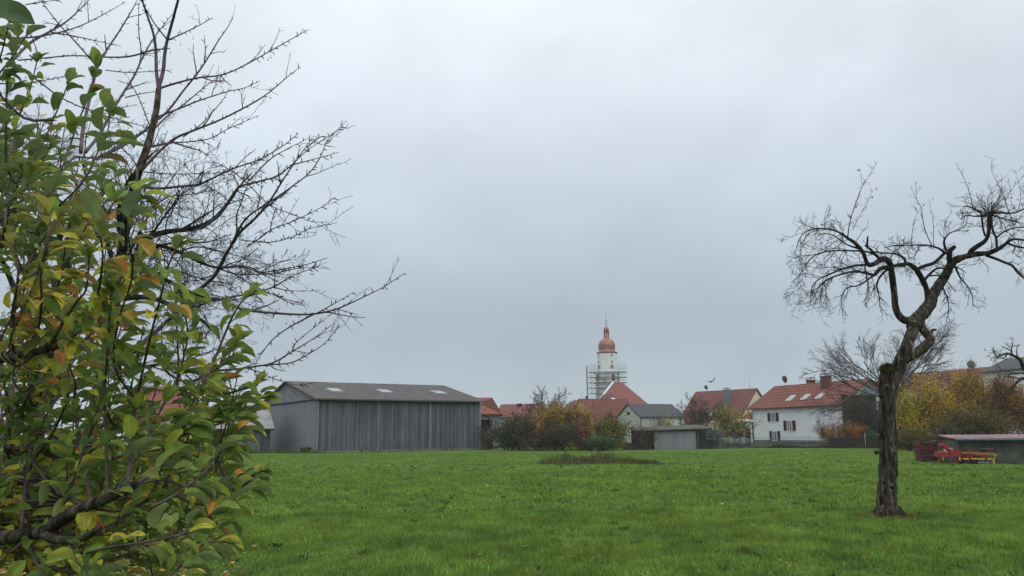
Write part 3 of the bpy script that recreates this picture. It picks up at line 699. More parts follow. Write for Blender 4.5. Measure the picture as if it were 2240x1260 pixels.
b.box(.2, WW - .2, 2.08, 2.18, 3.9, 4.0, T); b.build('balustrade', M_['dark'], wh.root)
for a in (.3, 3.2, 6.2, 8.8):
    wh.box('post', 'right', a, a + .16, 2.0, 2.16, 0, 2.75, M_['brown'])
wh.box('veranda_edge', 'right', .1, WW - .1, 2.2, 2.24, 2.72, 2.84, M_['steel'])
wh.window('right', 4.2, .3, 1.6, 2.0, curtain=False)
wh.box('balcony_door', 'right', 6.3, 7.6, .0, .06, 3.0, 4.9, M_['render'])
wh.box('flagpole', 'right', 4.0, 4.06, 2.25, 2.31, 3.6, 5.6, M_['trim'])
pp = wh0 + (wh1 - wh0).normalized() * wx(1728) + Vector((0, 0, 0))
dish('satellite_dish', 'maroon satellite dish on a mast at the ridge of the white farmhouse', at(1719, 841, 112), .52, R(-70), mast=.7)
# --- carport left of the white house
cp = thing('carport', 'open carport with pale roof edge and timber posts left of the farmhouse', 'carport', (X(1584, 104), 104, 0))
cw = X(1649, 104) - X(1584, 104); cz0 = Z(1584, 925, 104); cz1 = Z(1649, 919, 104)
b = MB(); b.add([(-.2, -.3, cz0 - .2), (cw, -.3, cz1 - .2), (cw, 6, cz1 + .1), (-.2, 6, cz0 + .1), (-.2, -.3, cz0), (cw, -.3, cz1), (cw, 6, cz1 + .3), (-.2, 6, cz0 + .3)], [(0, 3, 2, 1), (4, 5, 6, 7), (0, 1, 5, 4), (1, 2, 6, 5), (2, 3, 7, 6), (3, 0, 4, 7)]); b.build('roof', M_['trim'], cp)
for x, y in ((.2, 0), (cw * .72, 0), (cw * .98, 0), (.2, 5.6)):
    b = MB(); b.box(x - .07, x + .07, y, y + .14, 0, cz0 - .15 + (cz1 - cz0) * x / cw); b.build('post', M_['brown'], cp)
b = MB(); b.bar((cw * .72, .07, cz0 - 1.1), (cw * .95, .07, cz1 - .3), .1); b.build('brace', M_['brown'], cp)
b = MB(); b.box(cw * .65, cw * 1.02, 3.0, 3.1, 0, cz1 - .1); b.build('back_wall', M_['render'], cp)
b = MB(); b.box(cw * .82, cw * 1.0, 1.5, 1.58, 0, 2.0); b.build('door', M_['shutter'], cp)
q0 = Vector((X(1614, 118), 118, 0)); q1 = Vector((X(1665, 117), 117, 0))
House('porch_roof_annex', 'small orange tiled annex roof above the carport', 'annex', q0, q1, 5, Z(1625, 921, 118), Z(1640, 902, 120), M_['render'], M_['tile3'], over=.2, insL=2.2)
# --- low board shed centre
q0 = Vector((X(1398, 82), 80.5, 0)); lowd = 79
ls = thing('board_shed', 'long low grey board shed with a flat sheet roof at the far field edge', 'shed', (X(1398, lowd), lowd, 0), .03)
wL = X(1590, lowd) - X(1398, lowd)
lx = lambda px_: X(px_, lowd) - X(1398, lowd)
zf = Z(1450, 942, lowd); zb_ = Z(1450, 937, lowd + 5)
b = MB(); b.add([(-.3, -.3, zf - .05), (lx(1555), -.3, zf + .12), (lx(1555), 5.2, zf + .5), (-.3, 5.2, zf + .28), (-.3, -.3, zf + .05), (lx(1555), -.3, zf + .22), (lx(1555), 5.2, zf + .6), (-.3, 5.2, zf + .38)], [(0, 3, 2, 1), (4, 5, 6, 7), (0, 1, 5, 4), (1, 2, 6, 5), (2, 3, 7, 6), (3, 0, 4, 7)]); b.build('roof', M_['concrete'], ls)
b = MB(); b.box(lx(1430), lx(1523), 0, .06, 0, zf - .05); b.build('front_wall', M_['wood_pale'], ls)
b = MB(); b.box(lx(1398), lx(1430), 1.6, 1.7, 0, zf + .03); b.build('recessed_wall', M_['dark'], ls)
b = MB(); b.box(lx(1523.5), lx(1590), .9, .98, 0, zf + .05); b.build('side_wall', M_['wood'], ls)
b = MB(); b.box(lx(1400), lx(1590), 4.9, 5.0, 0, zf + .2); b.build('back_wall', M_['wood_dark'], ls)
for px_ in (1400, 1526):
    b = MB(); b.box(lx(px_) - .06, lx(px_) + .06, -.2, -.08, 0, zf); b.build('post', M_['brown'], ls)
b = MB(); b.box(lx(1545), lx(1589), .3, .5, zf - .9, zf - .75); b.build('shelf', M_['wood_pale'], ls)
b = MB(); b.box(lx(1400), lx(1428), 1.2, 1.58, .35, .8); b.build('trough', M_['concrete'], ls)
# --- low stone wall left of the shed
b = MB()
for i in range(16): b.box(i * .5, i * .5 + .47, 0, .3, 0, .62 + .05 * math.sin(i * 2.1))
o = b.build('stone_wall', M_['concrete'], None); o.location = (X(1368, 77), 78.6, 0); setk(o, 'low dark stone wall running from the round green bush to the board shed', 'wall'); 
o.scale = ((X(1430, 77) - X(1368, 77)) / 8, 1, 1)
# --- trodden garden soil behind the fences
b = MB(); b.add([(X(1395, 82), 80.9, .012), (X(2010, 82), 80.9, .012), (X(2010, 82) + 6, 104, .012), (X(1560, 104), 112, .012), (X(1395, 82), 100, .012)], [(0, 1, 2, 3, 4)])
setk(b.build('path', mat('garden_soil', (.035, .035, .022), (.075, .08, .035), 1.3, .95, .05, .3, 8)), kind='structure')
# --- garden fence with rail
fd = 81
gf = thing('garden_fence', 'low garden fence with a single grey rail in front of the white farmhouse', 'fence', (X(1580, fd), fd, 0))
fx = lambda p: X(p, fd) - X(1580, fd)
zr_ = Z(1700, 967, fd)
b = MB(); b.tube([(fx(1640), 0, zr_), (fx(1812), 0, zr_)], .035, 6); b.build('rail', M_['metalgrey'], gf)
b = MB(); b.box(0, fx(1812), -.08, .08, 0, Z(1700, 975.5, fd)); b.build('base_kerb', M_['concrete'], gf)
for i in range(9):
    b = MB(); x = fx(1642 + i * 20.5); b.tube([(x, 0, 0), (x, 0, zr_)], .03, 6); b.build('post', M_['metalgrey'], gf)
b = MB()
for i in range(60): x = fx(1582) + i * (fx(1640) - fx(1582)) / 60; b.tube([(x, 0, 0), (x, 0, 1.0)], .012, 3)
b.build('mesh_panel', M_['metalgrey'], gf)
b = MB()
for i in range(110): x = fx(1642) + i * (fx(1812) - fx(1642)) / 110; b.tube([(x, .04, .2), (x, .04, zr_ + .45)], .006, 3)
b.bar((fx(1642), .04, zr_ + .45), (fx(1812), .04, zr_ + .45), .02); b.build('wire_mesh', M_['metalgrey'], gf)
df = thing('dark_board_fence', 'solid dark board fence in front of the veranda, left of the old tree trunk', 'fence', (X(1812, fd), fd, 0))
dx = X(1990, fd) - X(1812, fd)
b = MB(); n = 46
for i in range(n): b.box(i * dx / n, (i + .93) * dx / n, -.02, .02 + .01 * (i % 2), .05, .95 + .02 * math.sin(i * 3.3))
b.build('board_panel', M_['fence_board'], df)
for i in range(6):
    b = MB(); b.box(i * dx / 5.02 - .05, i * dx / 5.02 + .05, .05, .15, 0, 1.05); b.build('post', M_['brown'], df)
# --- right: long red roof, white house with slate roof
q0 = Vector((X(1968, 118), 118, 0)); q1 = Vector((X(2175, 104), 104, 0))
h = House('long_roofed_house', 'long red tiled house rising behind the golden hedge', 'house', q0, q1, 8.5, Z(1972, 856, 118), Z(1995, 820, 121), M_['render'], M_['tile2'], over=.4)
dish('satellite_dish', 'grey satellite dish on the long red roof above the golden hedge', at(2126, 806, 110), .55, R(-50), mast=.5, m=M_['metalgrey'])
q0 = Vector((X(2164, 99), 99, 0)); q1 = Vector((X(2262, 92), 92, 0))
h = House('grey_roofed_house', 'white rendered house with dark grey roof at the edge behind the orange bushes', 'house', q0, q1, 7, Z(2164, 815, 99), Z(2175, 792, 102), M_['render'], M_['slate'], over=.3)
h.window('front', 1.6, h.eave - 1.9, 1.1, 1.2); h.window('front', 4.2, h.eave - 1.9, 1.1, 1.2)
# --- low concrete shed with weathered red roof
d0 = 41.5
cs = thing('concrete_shed', 'low concrete panel shed with weathered pinkish roof behind the red machine', 'shed', (X(2098, d0), d0, 0), -.3)
cl = 9.0; zt = Z(2150, 960, 40.5)
b = MB(); n = 60; vs = []; fs = []
for i in range(n + 1):
    x = -.2 + (cl + .2) * i / n; zz = .025 * (i % 2)
    vs += [(x, -.35, zt + zz), (x, 4.2, zt + .17 + zz), (x, -.35, zt - .05), (x, 4.2, zt + .09)]
for i in range(n):
    k = i * 4; fs += [(k, k + 4, k + 5, k + 1), (k + 2, k + 3, k + 7, k + 6), (k, k + 2, k + 6, k + 4), (k + 1, k + 5, k + 7, k + 3)]
fs += [(0, 1, 3, 2), (n * 4, n * 4 + 2, n * 4 + 3, n * 4 + 1)]
b.add(vs, fs); b.build('roof', M_['pink_roof'], cs)
b = MB(); b.box(-.25, cl, -.4, -.35, zt - .07, zt + .02); b.build('roof_edge', M_['metalgrey'], cs)
pw = 1.55
for i in range(5):
    b = MB(); b.box(i * pw, (i + 1) * pw - .03, 0, .1, 0, zt - .06); b.build('wall_panel', M_['concrete'], cs)
b = MB(); b.box(0, cl, 3.9, 4.0, 0, zt - .06); b.build('back_wall', M_['concrete'], cs)
b = MB(); b.box(-.1, -.01, 0, 3.9, 0, zt - .06); b.build('side_wall', M_['concrete'], cs)
# --- red field cultivator
K = .00245
mo = G(2053, 1014.5)
mc = thing('field_cultivator', 'red field cultivator with a yellow guard frame parked before the concrete shed', 'farm machine', (mo.x, mo.y, 0), -.22)
def mp_(cx, cz, y=0): return ((cx - 500) * K, y, (760 - cz) * K)
def mbar(name, pts, m, w, y=0, h=None):
    b = MB()
    for a, c in zip(pts, pts[1:]): b.bar(mp_(*a, y), mp_(*c, y), w, h)
    return b.build(name, m, mc)
mbar('headstock', [(600, 365), (760, 480), (900, 560)], M_['red'], .14, 0, .17)
mbar('headstock', [(600, 365), (760, 480), (900, 560)], M_['red'], .1, .5, .14)
b = MB(); b.bar(mp_(640, 395, -.02), mp_(640, 395, .52), .1); b.bar(mp_(760, 480, -.02), mp_(760, 480, .52), .1); b.build('cross_tube', M_['red'], mc)
mbar('stay', [(615, 470), (665, 520)], M_['trim'], .04, -.08)
mbar('stay', [(720, 440), (780, 478)], M_['trim'], .025, -.1)
b = MB(); x0, _, z1_ = mp_(505, 525); x1, _, z0_ = mp_(740, 620); b.box(x0, x1, -.15, .6, z0_, z1_); b.build('gearbox_cover', M_['red'], mc)
b = MB(); x0, _, z1_ = mp_(730, 540); x1, _, z0_ = mp_(900, 610); b.box(x0, x1, -.2, .6, z0_, z1_); b.build('frame_box', M_['red'], mc)
for cx in (520, 600, 800, 850):
    mbar('support_leg', [(cx, 610), (cx + 5, 750)], M_['red'], .07, -.05 if cx != 600 else .4, .05)
mbar('skid', [(510, 715), (720, 720)], M_['red_dull'], .06, .2)
for y in (0, .9):
    mbar('main_beam', [(900, 560), (1530, 565)], M_['red'], .07, y)
mbar('lower_beam', [(900, 625), (1460, 640)], M_['red'], .09, .4)
for cx in (920, 1060, 1110, 1330, 1370):
    mbar('upright', [(cx, 545), (cx, 690)], M_['red'], .06, -.03, .04)
for cx, cw in ((960, 60), (1230, 70), (1420, 50)):
    b = MB(); b.bar(mp_(cx, 600, .3), mp_(cx + cw, 604, .3), .12, .09); b.build('spring_box', M_['red_dull'], mc)
mbar('rear_beam', [(930, 520), (1320, 526)], M_['red'], .06, .7)
for cx in (980, 1180, 1300): mbar('tine_arm', [(cx, 560), (cx + 30, 620), (cx - 5, 700)], M_['red'], .045, .25)
b = MB(); b.tube([mp_(900, 560, .1), mp_(1000, 500, .1), mp_(1150, 530, .1), mp_(1330, 545, .2)], .014, 6); b.build('hose', M_['tyre'], mc)
b = MB(); b.bar(mp_(1155, 470, .4), mp_(1160, 560, .4), .09); b.build('tower_bracket', M_['red'], mc)
for a, c in ((950, 1055), (1105, 1355), (1405, 1480)):
    b = MB(); b.bar(mp_(a, 655, -.1), mp_(c, 665, -.1), .03, .07); b.build('warning_board', M_['yel'], mc)
mbar('guard_rail', [(930, 538), (1525, 548), (1545, 575), (1520, 665)], M_['yel'], .024, -.22)
mbar('guard_rail', [(1170, 575), (1600, 585)], M_['yel'], .02, -.15)
mbar('guard_leg', [(1490, 655), (1505, 785)], M_['yel'], .06, -.22, .04)
mbar('guard_leg', [(875, 620), (885, 690)], M_['yel'], .055, -.2, .04)
for cx in (930, 1190):
    b = MB(); c = mp_(cx, 725, .2); n = 18; r = .14
    pts = [(c[0] + r * math.cos(a * 2 * math.pi / n), c[1], max(.15, c[2] + .02) + r * math.sin(a * 2 * math.pi / n)) for a in range(n + 1)]
    b.tube(pts, .05, 8, cap=False); wl = b.build('wheel', M_['tyre'], mc)
    b = MB(); b.tube([(c[0], c[1] - .05, max(.15, c[2] + .02)), (c[0], c[1] + .05, max(.15, c[2] + .02))], .1, 14); b.build('hub', M_['red_dull'], wl)
for cx in (760, 1020, 1090, 1260, 1330, 1400):
    mbar('tine', [(cx, 650), (cx - 18, 700), (cx + 12, 755)], M_['steel'] if cx in (760, 1400) else M_['red_dull'], .035, .45)
b = MB(); b.tube([mp_(1240, 740, .1), mp_(1440, 752, .1)], .05, 8); b.build('roller', M_['steel'], mc)
# dark red drawbar lying behind
sp = thing('rusty_drawbar', 'dark red rusty drawbar lying against the concrete shed wall', 'farm machine', (G(2163, 1013).x, G(2163, 1013).y, 0))
b = MB(); b.bar((-.2, 0, .62), (.25, 0, .64), .3, .1); b.bar((.2, 0, .6), (.75, 0, .38), .1); b.bar((.7, 0, .4), (.75, 0, 0), .08); b.bar((-.15, 0, .6), (-.18, 0, 0), .08); b.build('frame', M_['red_dull'], sp)
b = MB(); b.bar((-.25, 0, .7), (.25, 0, .71), .28, .02); b.build('plate', M_['steel'], sp)
# crates
cr_lab = ['faded red slatted crate at the bottom of the stack beside the cultivator', 'faded red slatted crate in the middle of the stack beside the cultivator', 'faded red slatted crate topmost of the stack beside the cultivator']
p = G(2035, 1008.5)
for k in range(3):
    zc = k * .36; W_, D_ = .92, .8; off = (.0, .0, .07)[k]
    c = thing('slatted_crate', cr_lab[k], 'crate', (p.x - W_ / 2 + off, p.y, zc), 0.03 * (k - 1), 'red crates stacked beside the cultivator')
    for y in (0, D_):
        for j in range(3):
            b = MB(); b.box(0, W_, y - .015 - .01 * j, y + .015, .05 + j * .115 + .01 * k, .115 + j * .115); b.build('slat', M_['red_dull'], c)
    for x in (0, W_):
        for j in range(3):
            b = MB(); b.box(x - .015, x + .015, .02, D_ - .02, .04 + j * .11, .12 + j * .11); b.build('slat', M_['red_dull'], c)
    for x in (.05, W_ / 2, W_ - .05):
        b = MB(); b.box(x - .04, x + .04, .03, .1, 0, .355); b.build('corner_post', M_['dark' if k else 'red_dull'], c)
    b = MB(); b.box(.02, W_ - .02, .02, D_ - .02, 0.005, .03); b.build('base', M_['wood_dark'], c)
    b = MB()
    b.box(.06, W_ - .06, .1, D_ - .06, .03, .26); b.build('gap_shade_fill', M_['dark'], c)  # dark-coloured fill stands in for shade in the gaps between slats
# ------------------------------------------------------------------ church
TD = 255; tc_ = at(1331.5, 900, TD); CX, CY = tc_.x, TD
k_ = lambda cy: Z(1328, 680 + cy / 6.3, TD)
U = (at(1328, 780, TD) - at(1327, 780, TD)).length / 6.3
tw = thing('church_tower', 'white octagonal church tower with a new copper onion dome and clock', 'church tower', (CX, CY, 0))
def lath(name, prof, m, n=8, parent=None, smooth=False, rot=None):
    b = MB(); b.lathe(prof, n, (0, 0), (math.pi / 2 if rot is None else rot), smooth); return b.build(name, m, parent or tw)
Ru, Rl = 137 * U, 164 * U
lath('lower_shaft', [(0, Rl), (k_(870) , Rl), (k_(862), Rl * 1.03), (k_(852), Rl * 1.03), (k_(848), Ru)], M_['tower_grey'])
lath('upper_shaft', [(k_(848), Ru), (k_(585), Ru)], M_['tower'])
lath('cornice', [(k_(592), Ru), (k_(586), Ru * 1.05), (k_(580), Ru * 1.07), (k_(574), Ru * 1.05)], M_['copper_dark'])
dome = lath('dome', [(k_(575), 140 * U), (k_(570), 130 * U), (k_(560), 117 * U), (k_(542), 112 * U), (k_(520), 114 * U), (k_(495), 118 * U), (k_(470), 117 * U), (k_(445), 109 * U), (k_(420), 94 * U), (k_(402), 76 * U), (k_(388), 58 * U), (k_(376), 44 * U), (k_(366), 39 * U)], M_['copper'], 16, smooth=True)
lan = lath('lantern', [(k_(368), 38 * U), (k_(358), 34 * U), (k_(357), 10 * U), (k_(300), 10 * U), (k_(299), 34 * U), (k_(292), 34 * U)], M_['copper'])
for j in range(8):
    a = math.pi / 2 + j * math.pi / 4; b = MB(); b.box(-4.5 * U, 4.5 * U, -4.5 * U, 4.5 * U, k_(368), k_(290)); o = b.build('lantern_post', M_['copper'], lan); o.location = (33 * U * math.cos(a), 33 * U * math.sin(a), 0)
lath('lantern_cornice', [(k_(294), 34 * U), (k_(288), 43 * U), (k_(280), 43 * U), (k_(276), 35 * U)], M_['copper_dark'], 8)
lath('cap', [(k_(278), 34 * U), (k_(262), 35 * U), (k_(248), 34 * U), (k_(235), 28 * U), (k_(222), 16 * U), (k_(212), 8 * U), (k_(205), 5 * U)], M_['copper'], 16, smooth=True)
lath('spire', [(k_(206), 5 * U), (k_(140), 2.6 * U), (k_(136), 7 * U), (k_(128), 9 * U), (k_(120), 7 * U), (k_(117), 1.5 * U)], M_['copper_dark'], 8, smooth=True)
b = MB(); b.box(-1.2 * U, 1.2 * U, -1 * U, 1 * U, k_(118), k_(10)); b.box(-9 * U, 9 * U, -1 * U, 1 * U, k_(44), k_(40)); b.box(-6 * U, 6 * U, -1 * U, 1 * U, k_(62), k_(59)); b.build('cross', M_['gold'], tw)
def face_T(ang, Rr):
    ap = Rr * math.cos(math.pi / 8); nx_, ny_ = math.cos(ang), math.sin(ang); tx, ty = -ny_, nx_
    def T(a, o, z): return (nx_ * (ap + o) + tx * a, ny_ * (ap + o) + ty * a, z)
    return T
FR = -math.pi / 2 + math.pi / 8; FL = -math.pi / 2 - 3 * math.pi / 8
for ang in (FR, FL):
    T = face_T(ang, Ru)
    for c0, c1 in ((600, 630), (692, 722)):
        b = MB(); b.box(-15 * U, 15 * U, -.05, .12, k_(c1), k_(c0), T); f = b.build('window', M_['trim'], tw)
        b = MB(); b.box(-11 * U, 11 * U, .1, .14, k_(c1 - 3), k_(c0 + 3), T); b.build('pane', M_['glass'], f)
    # clock face: numerals round a red centre
    cz = k_(778)
    b = MB(); n = 28; r1 = 36 * U
    b.add([T(r1 * math.cos(2 * math.pi * i / n), oo, cz + r1 * math.sin(2 * math.pi * i / n)) for oo in (.02, .08) for i in range(n)], [tuple(range(n, 2 * n))[::-1], tuple(range(n))] + [(i, (i + 1) % n, n + (i + 1) % n, n + i) for i in range(n)])
    cl_ = b.build('clock', M_['tower'], tw)
    b = MB(); r1 = 20 * U
    b.add([T(r1 * math.cos(2 * math.pi * i / n), oo, cz + 1.15 * r1 * math.sin(2 * math.pi * i / n)) for oo in (.085, .12) for i in range(n)], [tuple(range(n, 2 * n))[::-1], tuple(range(n))] + [(i, (i + 1) % n, n + (i + 1) % n, n + i) for i in range(n)])
    b.build('dial_centre', M_['clock_red'], cl_)
    b = MB()
    for i in range(12):
        a = i * math.pi / 6; ca, sa = math.cos(a), math.sin(a)
        p1_, p2_ = 26 * U, 36 * U; wd = 2.6 * U
        b.add([T(ca * rr - sa * ww, .1, cz + sa * rr + ca * ww) for rr in (p1_, p2_) for ww in (-wd, wd)], [(0, 1, 3, 2)])
    b.build('numerals', M_['clock_dark'], cl_)
    b = MB(); b.box(-2.5 * U, 2.5 * U, .13, .15, cz - 18 * U, cz + 17 * U, T); b.build('hand', M_['trim'], cl_)
    # arched bell window
    T = face_T(ang, Rl); b = MB(); a0 = 20 * U; zb0, zb1 = k_(968), k_(905)
    arc = [T(-a0, .06, zb0), T(a0, .06, zb0)] + [T(a0 * math.cos(t), .06, zb1 + a0 * 1.1 * math.sin(t)) for t in [i * math.pi / 10 for i in range(11)]]
    b.add(arc, [tuple(range(len(arc)))]); arc2 = [T(-a0 * 1.2, .03, zb0), T(a0 * 1.2, .03, zb0)] + [T(a0 * 1.2 * math.cos(t), .03, zb1 + a0 * 1.3 * math.sin(t)) for t in [i * math.pi / 10 for i in range(11)]]
    bw = b.build('bell_window', M_['dark'], tw)
    b = MB(); b.add(arc2, [tuple(range(len(arc2)))]); b.build('surround', M_['trim'], bw)
for ang in (FR - math.pi / 4, FR + math.pi / 4):
    T = face_T(ang, Rl); b = MB(); b.box(-5 * U, 5 * U, -.02, .05, k_(1000), k_(945), T); b.build('slit_window', M_['dark'], tw)
for zc in (935, 1000, 1075, 1150):
    lath('string_course', [(k_(zc), Rl), (k_(zc - 4), Rl * 1.025), (k_(zc - 9), Rl * 1.025), (k_(zc - 12), Rl)], M_['tower_grey'])
# scaffold round the lower shaft
sc_ = thing('scaffold', 'tube and plank scaffold ringing the middle of the church tower', 'scaffold', (CX, CY, 0))
Ri, Ro = Rl * 1.06, Rl * 1.6
Sx0, Sx1 = (68 - 330) * U, (585 - 330) * U
for i, (zc, full) in enumerate(((850, 1), (922, 1), (995, 1), (1067, 1), (1140, 1))):
    z = k_(zc)
    b = MB(); n = 8
    vs = [(r * math.cos(math.pi / 2 + j * math.pi / 4) , r * math.sin(math.pi / 2 + j * math.pi / 4), z + dz) for dz in (0, .09) for r in (Ri, Ri + .9) for j in range(n)]
    fs = []
    for j in range(n):
        q = (j + 1) % n; fs += [(j, q, n + q, n + j)[::-1], (2 * n + j, 2 * n + q, 3 * n + q, 3 * n + j), (n + j, n + q, 3 * n + q, 3 * n + j), (j, 2 * n + j, 2 * n + q, q)]
    b.add(vs, fs); b.box(Sx0, -Ri, -2.0, 1.0, z, z + .12)
    if i < 3: b.box(Ri, Sx1, -2.0, 1.0, z, z + .12)
    b.build('deck', M_['plank'], sc_)
    b = MB()
    for hh in (1.0,):
        pts = [((Ri + 1.3) * math.cos(math.pi / 2 + j * math.pi / 4), (Ri + 1.3) * math.sin(math.pi / 2 + j * math.pi / 4), z + hh) for j in range(9)]
        b.tube(pts, .025, 4); b.tube([(Sx0, -2, z + hh), (-Ri, -2, z + hh)], .03, 4)
        if i < 3: b.tube([(Ri, -2, z + hh), (Sx1, -2, z + hh)], .03, 4)
    b.build('guard_rail', M_['pole'], sc_)
ztop = k_(735)
for y in (-2, 1.0):
    for x, zb in [(Sx0 + j * 1.05, 0) for j in range(4)] + [(Sx1 - j * 1.05, 0) for j in range(4)]:
        b = MB(); b.tube([(x, y, zb), (x, y, ztop)], .035, 5); b.build('pole', M_['pole'], sc_)
for j in range(8):
    a = math.pi / 2 + j * math.pi / 4; x, y = (Ri + 1.3) * math.cos(a), (Ri + 1.3) * math.sin(a)
    b = MB(); b.tube([(x, y, 0), (x, y, k_(770))], .035, 5); b.build('pole', M_['pole'], sc_)
for zc in (745, 775, 805):
    b = MB(); z = k_(zc)
    b.tube([(Sx0, -2, z), (-Ru, -2, z)], .03, 4); b.tube([(Ru, -2, z), (Sx1, -2, z)], .03, 4); b.tube([(Sx0, 1, z), (-Ru, 1, z)], .03, 4); b.tube([(Ru, 1, z), (Sx1, 1, z)], .03, 4); b.build('ledger', M_['pole'], sc_)
b = MB()
for i, zc in enumerate((850, 922, 995, 1067)):
    b.tube([(Sx0, -2, k_(zc)), (Sx0 + 3.0, -2, k_(zc - 72))], .025, 4)
b.build('brace', M_['pole'], sc_)
# material hoist mast
hm = thing('hoist_mast', 'thin lattice hoist mast standing beside the tower scaffold', 'hoist', (CX + (42 - 330) * U, CY - 1, 0))
b = MB(); zt = k_(758)
for x, y in ((-.16, 0), (.16, 0), (0, .28)): b.tube([(x, y, 0), (x, y, zt)], .06, 4)
z = 0
while z < zt - .8:
    b.tube([(-.16, 0, z), (.16, 0, z + .4)], .06, 3); b.tube([(.16, 0, z + .4), (-.16, 0, z + .8)], .06, 3); b.box(-.2, .2, -.05, .1, z, z + .3); z += .85
b.build('lattice', M_['metalgrey'], hm)
b = MB(); b.box(-.5, .5, -.5, .5, 0, .3); b.build('base_frame', M_['metalgrey'], hm)
# nave
nd = 232
q0 = Vector((X(1306, nd), nd, 0)); q1 = Vector((X(1421, nd), nd, 0))
rl_, rr_ = X(1345, nd + 8), X(1365, nd + 8)
nv = House('church_nave', 'church nave under a steep red hipped roof before the tower', 'church', q0, q1, 16, Z(1417, 886, nd), Z(1350, 838, nd + 8), M_['tower'], M_['tile3'], over=.3, insL=rl_ - q0.x, insR=q1.x - rr_)
b = MB(); a = Vector((-.3, -.3, nv.eave)); c = Vector((rl_ - q0.x, 8, nv.ridge + .2)); b.bar(a + Vector((0, 0, .15)), c + Vector((0, 0, .1)), .5, .3); b.build('verge', M_['trim'], nv.root)
# ------------------------------------------------------------------ foliage helpers
def leaf_cloud(name, center, rad, n, size, pal, parent, seed, clusters=36, spread=.3, flat=.5, m=None, shell=.55, floor=0.02):
    """leaf-sized quads gathered in clumps through an uneven volume"""
    g = np.random.default_rng(seed); cx, cy, cz = center; rx, ry, rz = rad
    d = g.normal(size=(clusters, 3)); d /= np.linalg.norm(d, axis=1)[:, None]
    rr = g.uniform(shell, 1.0, clusters)[:, None] * g.uniform(.82, 1.12, clusters)[:, None]
    cc = d * rr * np.array([rx, ry, rz]) * .88
    wt = g.uniform(.35, 1.6, clusters); wt /= wt.sum()
    idx = g.choice(clusters, n, p=wt)
    ctint = g.integers(0, len(pal), clusters)
    p = cc[idx] + g.normal(size=(n, 3)) * np.array([rx, ry, rz]) * spread * g.uniform(.5, 1.2, clusters)[idx][:, None]
    p += np.array([cx, cy, cz]); p[:, 2] = np.where(p[:, 2] < floor, floor + g.uniform(0, .4, n) * rz * .4, p[:, 2])
    a = g.normal(size=(n, 3)); a[:, 2] *= flat; a /= np.linalg.norm(a, axis=1)[:, None]
    b = g.normal(size=(n, 3)); b -= a * (a * b).sum(1)[:, None]; b /= np.linalg.norm(b, axis=1)[:, None]
    s = size * g.uniform(.55, 1.35, n)[:, None]
    v = np.stack([p - a * s, p + b * s * .55, p + a * s, p - b * s * .55], 1).reshape(-1, 3)
    pal = np.array(pal); ti = np.where(g.uniform(0, 1, n) < .65, ctint[idx], g.integers(0, len(pal), n))
    c = pal[ti] * g.uniform(.7, 1.3, n)[:, None]
    return np_mesh(name, v, np.arange(len(v)).reshape(-1, 4), m or M_['bushleaf'], parent, tint=np.repeat(c, 4, 0))
def rot_about(d, ang, rng):
    ax = d.cross(Vector((rng.uniform(-1, 1), rng.uniform(-1, 1), rng.uniform(-1, 1))))
    if ax.length < 1e-5: ax = d.orthogonal()
    return (Matrix.Rotation(ang, 3, ax.normalized()) @ d).normalized()
def grow(mb, p, d, L_, r, lvl, rng, wig=.18, trop=.05, ratio=.6, kids=5, ang=(.4, .9), seg=5, sides=4, rend=.35, rmin=.002, spurs=0, first=.25, tropk=None):
    pts = [p.copy()]; rad = [r]; dirs = [d.copy()]
    for i in range(seg):
        d = (d + Vector((rng.gauss(0, wig), rng.gauss(0, wig), rng.gauss(0, wig) + trop))).normalized()
        p = p + d * (L_ / seg); pts.append(p.copy()); rad.append(max(rmin, r * (1 - (1 - rend) * (i + 1) / seg))); dirs.append(d.copy())
    mb.tube(pts, rad, sides if lvl > 0 else 3, cap=False)
    if spurs and lvl <= 1:
        for i in range(int(L_ * spurs)):
            k = rng.randint(0, seg - 1); t = rng.random(); q = pts[k].lerp(pts[k + 1], t); e = rot_about(dirs[k + 1], rng.uniform(.7, 1.2), rng)
            mb.tube([q, q + e * rng.uniform(.015, .045)], [max(rmin, rad[k] * .5), rmin * .7], 3, cap=False)
    if lvl > 0:
        nk = max(1, int(kids * rng.uniform(.75, 1.3)))
        for i in range(nk):
            t = first + (1 - first) * (i + rng.random()) / nk; t = min(t, .999) * seg; k = int(t); q = pts[k].lerp(pts[k + 1], t - k)
            e = rot_about(dirs[k + 1], rng.uniform(*ang), rng)
            grow(mb, q, e, L_ * ratio * rng.uniform(.6, 1.2) * (1.15 - .5 * t / seg), max(rmin, rad[k] * .62), lvl - 1, rng, wig, trop if tropk is None else tropk, ratio, kids, ang, max(3, seg - 1), sides, rend, rmin, spurs, first, tropk)
def smooth_path(pts, n=4):
    """Catmull-Rom through tuples of any length"""
    P = [np.array(p, float) for p in pts]; out = []
    if len(P) < 3: 
        return [P[0] + (P[-1] - P[0]) * t / n for t in range(n + 1)]
    P = [2 * P[0] - P[1]] + P + [2 * P[-1] - P[-2]]
    for i in range(1, len(P) - 2):
        for t in np.linspace(0, 1, n, endpoint=False):
            a, b, c, d = P[i - 1], P[i], P[i + 1], P[i + 2]
            out.append(.5 * ((2 * b) + (-a + c) * t + (2 * a - 5 * b + 4 * c - d) * t * t + (-a + 3 * b - 3 * c + d) * t ** 3))
    out.append(P[-2]); return out
